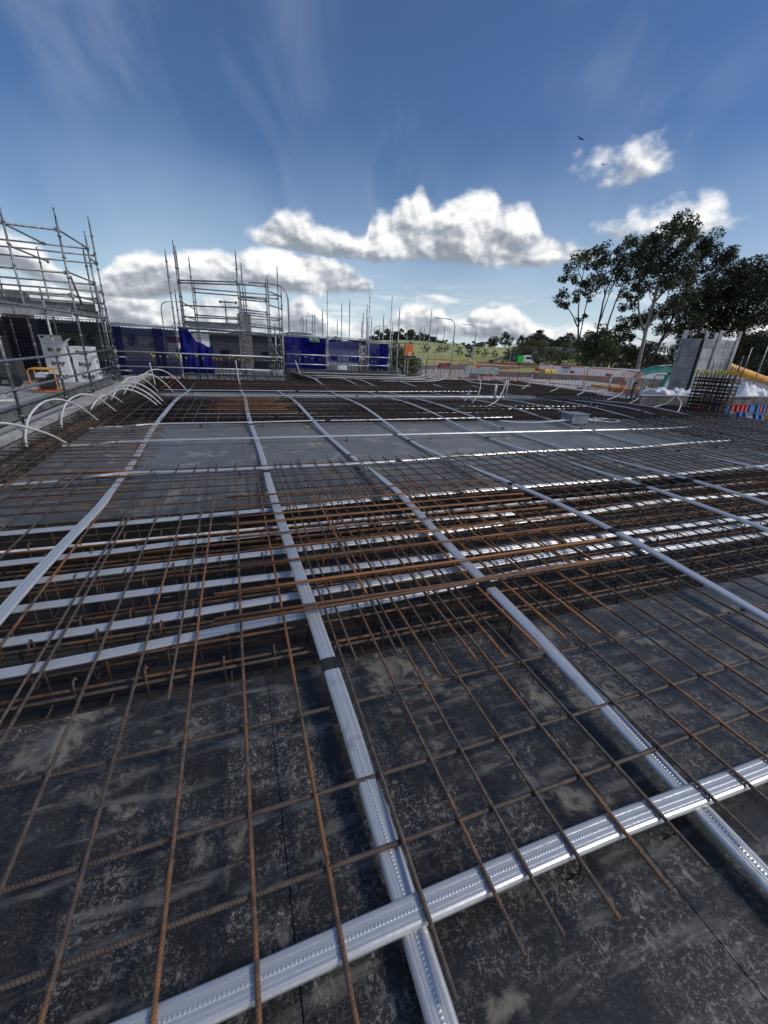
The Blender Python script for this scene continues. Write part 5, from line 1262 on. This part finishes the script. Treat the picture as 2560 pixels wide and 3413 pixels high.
# orange pump boom
pb = thing('pump_boom', 'orange concrete pump boom sloping down right behind the column formwork', 'pump', (26, 17, 1))
P0, P1 = Vector((25.4, 18.6, 2.02)), Vector((30.2, 15.8, .52))
obj('boom', MB().tube([P0, P0.lerp(P1, .35), P1], [.36, .30, .19], 14), 'pump_orange', pb)
obj('flange', MB().tube([P0.lerp(P1, .28), P0.lerp(P1, .30)], .345, 14), 'pump_orange', pb)
obj('support', MB().box(30.0, 30.4, 15.6, 16.0, -3.2, .5), 'pump_orange', pb)
def wrap(u, v):
    a = u*2*math.pi; q = P0+(P0-P1).normalized()*(v*.62-.05); rr = .33*(1+.18*math.sin(a*5+v*9)+.12*math.sin(a*9+v*17))*(1-.35*v*v)
    return (q.x+rr*math.cos(a)*.5, q.y+rr*math.cos(a)*.85, q.z+rr*math.sin(a)-.25*v)
obj('plastic_wrap', MB().grid(wrap, 28, 12), 'wrap_plastic', pb)
for i, (a, b) in enumerate((((25.78, 15.44, -1.0), (26.56, 15.93, 2.46)), ((24.23, 13.84, -1.0), (24.94, 14.23, 2.55)), ((25.6, 15.6, -1.0), (26.2, 16.1, 2.0)))):
    m = MB().tube([(a[0]+.75, a[1]+.42, a[2]), (a[0]+.77, a[1]+.43, b[2])], .026, 8)
    for z in (.1, .6, 1.1, 1.6): m.disc((a[0]+.76, a[1]+.425, z), .06, .02, 8)
    o = obj('scaffold_standard', m, 'scaffold_steel', None, (a[0]+.75, a[1]+.42, -1)); tag(o, ['scaffold standard in front of the orange boom, left of two', 'scaffold standard nearest the right picture edge', 'short scaffold standard right of the column formwork'][i], 'scaffold')
# ================================================================== STREET: LAMPS, CARS
def lamp(label, x, y, h, adir, arm=3.0):
    z0 = terrain(x, y); t = thing('street_lamp', label, 'street lamp', (x, y, z0)); d = Vector((math.sin(R(adir)), math.cos(R(adir)), 0))
    b = Vector((x, y, z0)); up = Vector((0, 0, 1)); top = b+up*h
    obj('pole', MB().tube([b, b+up*h*.5, top-up*1.3, top-up*.55+d*.18, top-up*.12+d*.7, top+d*1.4, top+up*.05+d*arm], [.12, .105, .09, .08, .07, .06, .05], 8), 'lamp_steel', t)
    obj('lamp_head', MB().obox(top+up*.04+d*(arm+.35), d*.42, Vector((d.y, -d.x, 0))*.16, up*.06), 'lamp_steel', t)
    obj('base_plate', MB().disc(b+up*.05, .25, .1, 8), 'lamp_steel', t)
LP = [(38.6, 72.5, 9.8, -65, 'street lamp right behind the open scaffold frame'), (59.4, 99.8, 11, -65, 'second street lamp of the right hand row'), (86.8, 122.4, 11.4, -65, 'third street lamp of the right hand row'), (64.4, 152.3, 11.3, 115, 'street lamp half hidden by standards left of the gum ridge'),
      (-10.8, 84.6, 9.9, 105, 'street lamp between the left tower and the middle tower'), (5.6, 45.6, 9.8, -70, 'large curved street lamp beside the middle scaffold tower'), (16.9, 114., 11, 110, 'street lamp behind the exit sign'), (42.7, 133.3, 11.3, 110, 'street lamp behind the torn screen bay'), (132.1, 160.2, 11.3, -60, 'fourth street lamp of the right hand row before the low hill'), (171.9, 190.2, 11.3, -60, 'farthest street lamp left of the gum trees')]
for x, y, h, a, l in LP: lamp(l, x, y, h, a)
for x, y, l in ((51, 88, 'solar panel lamp left of the green truck'), (78, 108, 'solar panel lamp further right near the green truck')):
    z0 = terrain(x, y); t = thing('solar_lamp', l, 'solar lamp', (x, y, z0))
    obj('pole', MB().tube([(x, y, z0), (x, y, z0+5.2)], .07, 6), 'lamp_steel', t)
    obj('panel', MB().obox((x, y, z0+5.3), (.9, 0, 0), (0, .5, .3), (0, -.02, .03)), 'car_glass', t); obj('panel', MB().obox((x, y, z0+3.6), (.8, 0, 0), (0, .4, .25), (0, -.02, .03)), 'car_glass', t)
def vehicle(label, x, y, ang, paint, L=4.4, W=1.8, Hh=1.48, kind='car', group=None):
    z0 = terrain(x, y)+.07; t = thing(kind, label, 'car', (x, y, z0)); t.rotation_euler = (0, 0, ang)
    def part(nm, m, mat, par=None):
        me = m.mesh(nm); me.materials.append(MAT[mat]); o = bpy.data.objects.new(nm, me); COL.objects.link(o); o.parent = par or t; return o
    b = [(-L/2, .35), (-L/2+.08, .28), (L/2-.1, .28), (L/2, .42), (L/2-.06, .68), (L*.24, .88), (-L*.34, .93), (-L/2+.04, .85)]
    part('body', MB().prism(b, -W/2, W/2), paint)
    c = [(-L*.36, .92), (L*.22, .87), (L*.06, Hh-.03), (-L*.05, Hh), (-L*.24, Hh-.05)]
    part('cabin', MB().prism(c, -W/2+.1, W/2-.1), paint)
    g = [(-L*.31, .97), (L*.165, .94), (L*.045, Hh-.1), (-L*.22, Hh-.1)]
    part('window', MB().prism(g, -W/2+.085, -W/2+.099), 'car_glass'); part('window', MB().prism(g, W/2-.099, W/2-.085), 'car_glass')
    ws = MB().add([(L*.225, -W/2+.18, .9), (L*.225, W/2-.18, .9), (L*.075, W/2-.22, Hh-.06), (L*.075, -W/2+.22, Hh-.06)], [(0, 1, 2, 3)]); part('windscreen', ws, 'car_glass')
    for xx in (-L*.30, L*.31):
        for yy in (-W/2+.08, W/2-.08):
            w = part('wheel', MB().disc((xx, yy, .31), .31, .2, 14, 'y'), 'tyre'); part('rim', MB().disc((xx, yy*1.005, .31), .19, .205, 10, 'y'), 'lamp_steel', w)
    for yy in (-W/2+.25, W/2-.25): part('headlight', MB().box(L/2-.09, L/2-.01, yy-.15, yy+.15, .56, .68), 'sign_white')
a0 = R(40)
vehicle('dark hatchback with white roof side parked near the street lamp base', 73.1, 139.7, .75, 'car_dark')
vehicle('white car on the road left of the yellow barrier block', 108.4, 182., .75, 'car_white')
vehicle('dark small car on the road beyond the white car', 121.4, 186., .7, 'car_dark', 3.8)
vehicle('dark car just left of the green truck', 124, 180, .7, 'car_red', 4.2)
vehicle('red small car at the road edge below the dark hatchback', 60, 118, .75, 'car_red', 4.0)
vehicle('white van parked under the gum trees', 88, 84, .3, 'car_white', 4.9, 1.9, 1.95)
vehicle('white pickup parked right of the van under the trees', 97, 82, .3, 'car_white', 4.8)
vehicle('white car far away at the grass field edge', 150, 271, .4, 'car_white')
vehicle('silver car far away on the grass field road', 165, 262, .4, 'car_white')
vehicle('pale car on the road in front of the low hill', 150, 170, .8, 'car_white')
vehicle('pale car behind the danger sign on the road', 170, 175, .8, 'car_white')
t = thing('truck', 'truck with a bright green bin and white cab on the road', 'truck', (132, 176, terrain(132, 176))); z0 = terrain(132, 176)+.5; t.rotation_euler = (0, 0, 0)
obj('bin', MB().box(128.6, 131.6, 174.8, 177.2, z0+.4, z0+3.6), 'truck_green', t); obj('body', rbox(MB(), 131.8, 136.0, 174.8, 177.2, z0+.6, z0+3.8, .2), 'car_white', t); obj('cab', rbox(MB(), 136.1, 138, 174.9, 177.1, z0+.3, z0+2.6, .25), 'car_white', t)
obj('window', MB().box(133, 136, 174.74, 174.79, z0+2.2, z0+3.2), 'car_glass', t)
for x in (129.4, 131, 135, 137): obj('wheel', MB().disc((x, 174.9, z0), .5, .3, 14, 'y'), 'tyre', t)
t = thing('barrier_block', 'yellow plastic barrier block beside the white car', 'barrier', (62, 104, terrain(62, 104))); z0 = terrain(62, 104)
obj('block', MB().prism([(60.6, z0), (63.6, z0), (63.3, z0+1.3), (60.9, z0+1.3)], 103.7, 104.3), 'yellow_machine', t); obj('post', MB().tube([(61, 104, z0+1.3), (61, 104, z0+1.7)], .08, 6), 'yellow_machine', t)
t = thing('site_dumper', 'small yellow site machine behind the barriers left of the danger sign', 'machine', (26.8, 31.6, -3.2))
obj('bucket', rbox(MB(), 26.0, 27.2, 31.2, 32.0, -.55, .35, .15), 'yellow_machine', t); obj('mast', MB().box(26.4, 26.8, 31.5, 31.7, -3.2, -.5), 'engine_black', t); obj('engine', rbox(MB(), 25.0, 25.9, 31.3, 31.9, -.9, .05, .1), 'engine_black', t)
# shed and shop wall beyond the left screens
def shed(label, x, y, w, d, h, rot, wall, roof):
    z0 = terrain(x, y); t = thing('building', label, 'building', (x, y, z0)); t.rotation_euler = (0, 0, rot)
    def part(nm, m, mat):
        me = m.mesh(nm); me.materials.append(MAT[mat]); o = bpy.data.objects.new(nm, me); COL.objects.link(o); o.parent = t
    part('wall', MB().box(-w/2, w/2, -d/2, d/2, 0, h), wall); part('roof', MB().prism([(-w/2-.4, h+.02), (w/2+.4, h+.02), (w/2+.4, h+.25), (0, h+1.3), (-w/2-.4, h+.25)], -d/2-.4, d/2+.4), roof)
    for i in range(5): part('window', MB().box(-w/2+w*(i+.3)/5, -w/2+w*(i+.75)/5, -d/2-.06, -d/2-.01, 1.0, 2.3), 'car_glass')
    part('fascia', MB().box(-w/2, -w/2+w*.2, -d/2-.12, -d/2-.02, h-1.3, h-.2), 'car_red')
shed('long white shop building far behind the middle tower', -2, 128, 26, 14, 5.0, 0, 'hoarding_white', 'roof_grey')
shed('white building far behind the exit sign screens', 32, 122, 30, 14, 4.6, -.1, 'hoarding_white', 'roof_grey')
# ================================================================== TREES
def leaf_cloud(m, c, r, n, size, rnd, squash=.8, droop=.5):
    for i in range(n):
        while True:
            p = Vector((rnd.uniform(-1, 1), rnd.uniform(-1, 1), rnd.uniform(-1, 1)))
            if p.length < 1 and (p.length > .35 or rnd.random() < .5): break
        q = Vector(c)+Vector((p.x*r, p.y*r, p.z*r*squash))
        a = rnd.uniform(0, 6.28); dn = Vector((math.cos(a)*(1-droop*.5), math.sin(a)*(1-droop*.5), rnd.uniform(-1.1, .35))).normalized()
        sd = dn.cross(Vector((rnd.uniform(-1, 1), rnd.uniform(-1, 1), rnd.uniform(-.4, 1)))).normalized()
        l = size*rnd.uniform(.6, 1.3); w = l*rnd.uniform(.28, .5)
        m.add([q-dn*l*.5, q+sd*w*.5, q+dn*l*.5, q-sd*w*.5], [(0, 1, 2, 3)])
TREES = {
'1':((47.9,51.0),[[(.3,-.4),(-.8,5.4),(-1.4,8.6),(-1.7,14.2)],[(-.3,2.4),(-.3,8.7),(.8,12.7),(.5,14.7)],[(-.9,5.4),(-2.5,7.6),(-3.9,8.3)],[(-.8,10),(-2.1,12.1),(-3,11.5)],[(-1.3,12.6),(-1,14.2)]],
 [(-4.1,8.5,.9),(-3.7,9.7,1.2),(-2.8,8.1,.8),(-3.7,11.5,1),(-2.7,11.6,1),(-1.7,10.2,1.4),(-1.8,9,.8),(-2.7,14.1,1.2),(-2.7,12.8,1.2),(-1.6,14,1),(-1.1,14.5,.9),(-.8,13.2,1),(-.5,11.3,1.2),(0,10.3,1.2),(-.4,9.3,.8),(-.6,6.6,.8),(.3,14.9,1.2),(0,14.1,1.2),(.8,13.7,1),(.1,12.9,.9)],'gum_leaf','bark_dark','slender gum tree at the left end of the tall trees'),
'2':((49.8,50.2),[[(.1,-.3),(-.1,5.7),(-.2,9.4),(.2,12.2),(.2,15)],[(-.1,6),(.3,9.4),(.6,11.8)],[(.2,12.2),(1.1,15.3)]],
 [(-.7,11.5,1.3),(.2,10.9,1.2),(.6,11.8,1),(.7,13,1.2),(.1,14.8,.9),(1,15.4,1.2),(1.6,15.7,.8),(1,14.2,1),(1.6,12.9,.9),(-.1,13.6,.9)],'gum_leaf','bark_dark','thin leaning gum tree, second from the left of the tall trees'),
'3':((52,50),[[(-.2,-.2),(-.7,5.1),(-.3,8.9),(.2,12),(.6,14.4)],[(-.3,8.9),(.8,12.5)]],
 [(.6,13.9,1.6),(.8,12.5,1.6),(.7,9.9,1.1),(.8,11.2,1.3),(.8,15,1.1)],'gum_leaf','bark_pale','thin pale gum tree just left of the biggest tree'),
'big':((56.5,47.8),[[(-.1,0),(-.3,4.9),(-.3,8.9),(-.1,12.2),(.8,15.3),(1.1,17.5)],[(-.3,4.9),(-1.9,8.1),(-2.6,11.4),(-3.3,15.5)],[(-.3,8.9),(-.5,12.5),(-1.6,16.2)],[(-.3,8.9),(1.2,11.3),(2.4,13.2)],[(-.2,6),(1.3,8.9),(3,10.4)],[(-.1,12.2),(1.4,14),(1.9,17.1)]],
 [(-2.7,16.9,1.4),(-1.7,16.6,1.2),(-1,17.5,1.4),(-.2,17.7,1.2),(.8,18,1.5),(1.7,17.7,1.2),(2.2,17,1.1),(-3.4,16,1.4),(-2.6,15.3,1.6),(-1.5,15.2,1.4),(-.6,16.1,1.4),(.4,16.7,1.4),(1.5,16.4,1.4),(-3.3,14.4,1.6),(-2,14,1.6),(-.7,14,1.6),(.5,14.5,1.6),(1.7,15.2,1.4),(-2.2,12.4,1.8),(-.5,12.5,1.6),(1,12.9,1.8),(2.3,13.2,1.6),(2.9,13.9,1.2),(2.1,11.6,1.9),(3.2,11.8,1.6),(1,11,1.6),(3,10,1.9),(4.1,10.3,1.5),(2.1,9.4,1.6),(-2.6,10.8,1.4),(-1.5,11.1,1.4)],'gum_leaf','bark_pale','biggest gum tree with a thick pale leaning trunk'),
'b2':((60.5,50.5),[[(.6,0),(1.8,5.8),(2.5,9.4),(3.5,14.4),(3.7,16.8)],[(.8,1.4),(-1.3,5.7),(-3.5,8.5)],[(1.4,3.9),(3.1,7.1)],[(1.8,5.8),(.6,7.8)]],
 [(3.4,16.9,1.7),(4.2,16.3,1.5),(3.2,16,1.2),(3.8,14.9,1.2),(2.8,8.1,2),(3.9,8.8,2),(1.2,8.1,1.7),(-.1,7.8,1.7),(-1.1,7.4,1.7),(3.8,6.9,1.7),(2.6,6.4,1.7),(1,6.1,1.5),(-2.1,7.4,1.5),(-3,6.4,1.5),(-4.5,6.6,1.3),(-4.6,5.4,1.2),(-3,5.1,1.5),(-4.2,8.7,1),(-2.6,9.4,1.3)],'gum_leaf_dark','bark_dark','dark low branching gum tree behind the biggest tree'),
'b4':((66,48),[[(1,.4),(.6,6),(.6,10.5),(.8,15.2)],[(.6,6),(.5,12.5),(1.7,15.4)],[(.4,5.1),(.6,8.9)]],
 [(.2,15.4,1.5),(.8,15.7,1.5),(1.8,15.6,1.2),(-.1,14.2,1.5),(1,14,1.5),(-.5,12.7,1.5),(.7,12.5,1.5),(-.1,10.8,1.5),(1.1,10.1,1.5),(.3,8.9,1.4),(1.4,8.4,1.2),(.3,7.3,1.2)],'gum_leaf_dark','bark_dark','narrow dark gum tree above the column formwork'),
'b5':((70.5,44.5),[[(1.4,.7),(.4,6.2),(-.3,10.6),(-.8,14.3)],[(.7,5.3),(-1.6,8.9),(-2.6,12.4)],[(.4,7.1),(1.2,10.5),(.6,13.8)],[(.8,4.4),(2.5,6.3)]],
 [(-2.7,13.7,1.8),(-1.9,14,1.5),(-1.1,14.1,1.5),(-.3,14.4,1.7),(.5,14.2,1.5),(-2.5,12,2.2),(-1.4,12.3,2.2),(-.3,12.6,2.2),(.9,12.2,2.2),(-2.5,10.3,1.8),(-1.3,10.3,2.2),(0,10.6,2.2),(1.4,10.2,2.2),(-2,8.2,1.8),(-.9,8.5,1.8),(.6,8.2,2.2),(2,7.8,2.5),(-2.7,7.3,1.4),(-.9,6.4,1.8),(.8,6,2.2),(2.5,5.4,2.5),(3.6,3.6,2.5),(2.1,3.6,2.2),(3.2,2.2,2.2),(2.1,12.2,2.8),(3.1,8.8,2.8),(4.2,5.4,2.8)],'gum_leaf_dark','bark_dark','broad dense dark tree at the right picture edge'),
'b6':((69.5,49.5),[[(0,0),(-.4,5),(-.3,9),(.2,13.5)],[(-.4,5),(-1.8,8.5)],[(-.3,7),(1.6,10.5)],[(-.3,4),(1.9,7)]],
 [(-2.2,9.2,1.8),(-1.2,10.8,1.9),(.2,12.6,1.8),(1.3,11.2,2),(2.2,9.6,2),(.2,9.6,2.1),(-1,7.4,2),(1.2,7.6,2.1),(2.6,7.2,2),(-2.2,6,1.8),(.2,5.6,2.1),(2,5.2,2),(-1.2,4.2,2),(.9,3.6,2.1),(2.6,3.4,2),(-2.6,3.4,1.8),(0,2,2),(2,1.8,2)],'gum_leaf_dark','bark_dark','dense dark tree filling the canopy right of the column formwork'),
'small':((46,45.5),[[(.4,-.1),(-.1,2.4),(-.4,4.4)],[(0,1.6),(-1.3,3.5)],[(0,1.9),(.7,3.6)]],
 [(-.4,4.5,1.4),(-1.3,4,1.3),(.6,4.1,1.2),(-1.7,3,1.2),(-.4,3.1,1.4),(.9,3,1.4),(1.4,3.3,.8),(-1.1,1.9,1.2),(.2,1.8,1.4),(1.5,1.8,1.2),(-1.4,1,1)],'bush_leaf','bark_dark','round bushy green tree below the slender gums'),
'bush':((63,56),[[(.4,-.5),(-.1,1.8)],[(3.9,-.3),(3.6,2.4)]],
 [(-1.2,2.8,1.6),(.4,2.9,1.6),(.4,1.2,1.2),(2.8,2.8,1.9),(4.1,3.3,1.6),(5.6,1.9,1.6),(3.9,1.2,1.6),(1.8,1.9,1.6)],'bush_leaf','bark_dark','low bushy growth at the feet of the tall gums'),
}
for nm, (base, limbs, clumps, leafm, barkm, lab) in TREES.items():
    rnd = random.Random(nm); bx, by = base; D = math.hypot(bx, by); nx, ny = bx/D, by/D; rx, ry = ny, -nx
    z0 = -3.3
    t = thing('gum_tree' if nm not in ('small', 'bush') else 'bushy_tree', lab, 'tree', (bx, by, z0))
    def W(s, h, dep=0): return Vector((bx+rx*s+nx*dep, by+ry*s+ny*dep, h))
    tm = MB(); tot = {'big': .34, 'b5': .34, 'b2': .26, 'b4': .24}.get(nm, .19)
    for li, l in enumerate(limbs):
        dep0 = 0; pts = []
        if li == 0: pts.append(W(l[0][0]+(l[0][0]-l[1][0])*.35, z0))
        dd = rnd.uniform(-1.6, 1.6) if li else .3
        for i, (s, h) in enumerate(l): pts.append(W(s, h, dd*i/max(1, len(l)-1)))
        P = smoothpath(pts, 4); k2 = len(P); r0 = tot if li == 0 else tot*.5
        tm.tube([p+Vector((rnd.uniform(-.05, .05), rnd.uniform(-.05, .05), 0)) for p in P], [max(.035, r0*(1-.82*i/(k2-1))) for i in range(k2)], 7)
    fm = MB()
    pts_all = [(s, h) for l in limbs for (s, h) in l]
    for (s, h, r) in clumps:
        dep = rnd.uniform(-1.5, 1.5)*(1.4 if nm in ('big', 'b5', 'b2') else .9)
        c = W(s, h, dep)
        dens = 190 if nm not in ('1', '2', '3') else 165
        for sub in range(5):
            o = Vector((rnd.uniform(-1, 1), rnd.uniform(-1, 1), rnd.uniform(-.8, .8)))*r*.66
            leaf_cloud(fm, c+o, r*rnd.uniform(.45, .66), int(dens*r*r*.20)+8, .40, rnd, .8)
        cand = [q for q in pts_all if q[1] < h+.3] or pts_all
        q = min(cand, key=lambda q: (q[0]-s)**2+(q[1]-h+.8)**2)
        a = W(q[0], q[1], 0); mid = a.lerp(c, .55)+Vector((0, 0, -.25))
        tm.tube([a, mid, c+Vector((0, 0, r*.2))], [.06, .04, .018], 5)
    obj('trunk', tm, barkm, t); obj('crown', fm, leafm, t)
# generic distant trees: three meshes, shared by copies
def tree_meshes(seed, h, w, n, size, leafm):
    rnd = random.Random(seed); fm = MB(); tm = MB()
    tm.tube([(0, 0, 0), (.1, 0, h*.35), (.0, .1, h*.8)], [h*.022, h*.016, h*.006], 6)
    for i in range(n):
        z = rnd.uniform(.2, .98)*h; rr = w*.55*math.sin(math.pi*min(1, max(.12, (z/h-.08)/.95)))**.6
        a = rnd.uniform(0, 6.28); rad = rr*math.sqrt(rnd.random())
        c = (rad*math.cos(a), rad*math.sin(a), z)
        leaf_cloud(fm, c, w*rnd.uniform(.12, .2), 34, size, rnd, .8)
        tm.tube([(0, 0, z*.7), (c[0]*.6, c[1]*.6, z*.9), c], [h*.006, h*.004, h*.002], 4)
    a, b = tm.mesh('trunk'), fm.mesh('crown'); a.materials.append(MAT['bark_dark']); b.materials.append(MAT[leafm]); return a, b
TM = [tree_meshes(1, 14, 10, 44, 1.3, 'far_leaf'), tree_meshes(2, 16, 9, 44, 1.3, 'far_leaf'), tree_meshes(3, 12, 11, 44, 1.3, 'far_leaf'), tree_meshes(4, 5, 5.2, 22, .55, 'bush_leaf'), tree_meshes(5, 8, 7, 26, .8, 'olive_leaf')]
def far_tree(kind, x, y, s, label, group, name='far_tree', dz=0):
    z0 = terrain(x, y)-.1+dz; t = thing(name, label, 'tree', (x, y, z0), group); t.rotation_euler = (0, 0, random.uniform(0, 6.28)); t.scale = (s, s, s*random.uniform(.9, 1.1))
    for nm, me in zip(('trunk', 'crown'), TM[kind]):
        o = bpy.data.objects.new(nm, me); COL.objects.link(o); o.parent = t
def pol(a, r): return r*math.sin(R(a)), r*math.cos(R(a))
for i in range(40):   # ridge of gums behind the field
    a = 17.5+i*.385+random.uniform(-.2, .2); x, y = pol(a, 415+random.uniform(-15, 20)); far_tree(random.choice([0, 1, 1, 2]), x, y, random.uniform(.65, 1.0)*(.72+.25*math.sin((i+2)*.155)), '%s gum tree from the left in the row along the ridge' % ORD[i], 'ridge gum trees', dz=-2.5)
for i, (a, s) in enumerate(((33.1, .85), (34.6, 1.0), (36.5, .8), (37.6, .95), (38.6, .8))):
    x, y = pol(a, 405); far_tree(2, x, y, s, '%s lone gum tree on the field crest right of the ridge row' % ORD[i], 'crest gum trees')
for i, (a, r, s) in enumerate(((20.6, 255, 1.1), (22.5, 262, .8), (24.6, 250, 1.0), (26.4, 255, .95), (27.2, 262, .8), (28.9, 250, .9), (30.3, 255, .85), (31.3, 258, .75), (32.2, 250, .8), (33.4, 252, .75), (34.9, 250, .9), (35.6, 255, .95), (36.6, 245, 1.0))):
    x, y = pol(a, r); far_tree(3, x, y, s, '%s round shrub from the left along the green field' % ORD[i], 'field shrubs', 'shrub')
for i in range(30):
    a = 35.5+i*.38+random.uniform(-.2, .2); x, y = pol(a, 225+random.uniform(-20, 45)); far_tree(random.choice([4, 4, 3, 4]), x, y, random.uniform(.75, 1.25), '%s olive green tree from the left in the belt beyond the road' % ORD[i], 'tree belt beyond the road')
for i in range(22):
    a = 38+i*.42; x, y = pol(a, 420+random.uniform(-20, 60)); far_tree(random.choice([0, 2]), x, y, random.uniform(.6, 1.0), '%s dark tree from the left at the foot of the low hill' % ORD[i], 'trees at the hill foot')
for i in range(16):
    x, y = pol(47+i*1.15, 118+random.uniform(-8, 12)); far_tree(random.choice([0, 2, 4]), x, y, random.uniform(.45, .75), '%s dark tree from the left seen through the gum trunks' % ORD[i], 'trees behind the gums')
for i in range(26):
    a = -34+i*1.95; x, y = pol(a, 190+random.uniform(-20, 30)); far_tree(random.choice([0, 1, 2, 4]), x, y, random.uniform(.35, .62), '%s dark tree from the left far behind the left screens' % ORD[i], 'trees behind the left screens')
for i, (a, r, s) in enumerate(((17.2, 50, .5), (18.2, 46, .55), (19.2, 48, .6), (20.8, 47, .62), (22.0, 50, .55))):
    x, y = pol(a, r); far_tree(4, x, y, s, '%s dark bush from the left behind the orange power cabinet' % ORD[i], 'bushes behind the cabinet')
# birds
for (x, y, z, s, l) in ((51.2, 63.1, 31.2, 1.0, 'upper left of two small black birds in the sky'), (81.05, 91.0, 41.0, .8, 'lower right of two small black birds in the sky')):
    t = thing('bird', l, 'bird', (x, y, z)); d = Vector((.78, -.62, 0)); n = Vector((.62, .78, 0)); c = Vector((x, y, z)); up = Vector((0, 0, 1))
    obj('body', MB().tube([c-d*.3*s, c-d*.12*s, c+d*.12*s, c+d*.3*s], [.02, .09*s, .08*s, .02], 7), 'bird_black', t)
    for sg in (-1, 1): obj('wing', MB().add([c+d*.1*s, c+d*.02*s+n*sg*.35*s+up*.16*s+d*.25*sg*s, c-d*.08*s+n*sg*.75*s+up*.05*s+d*.55*sg*s, c-d*.12*s], [(0, 1, 2, 3), (3, 2, 1, 0)]), 'bird_black', t)
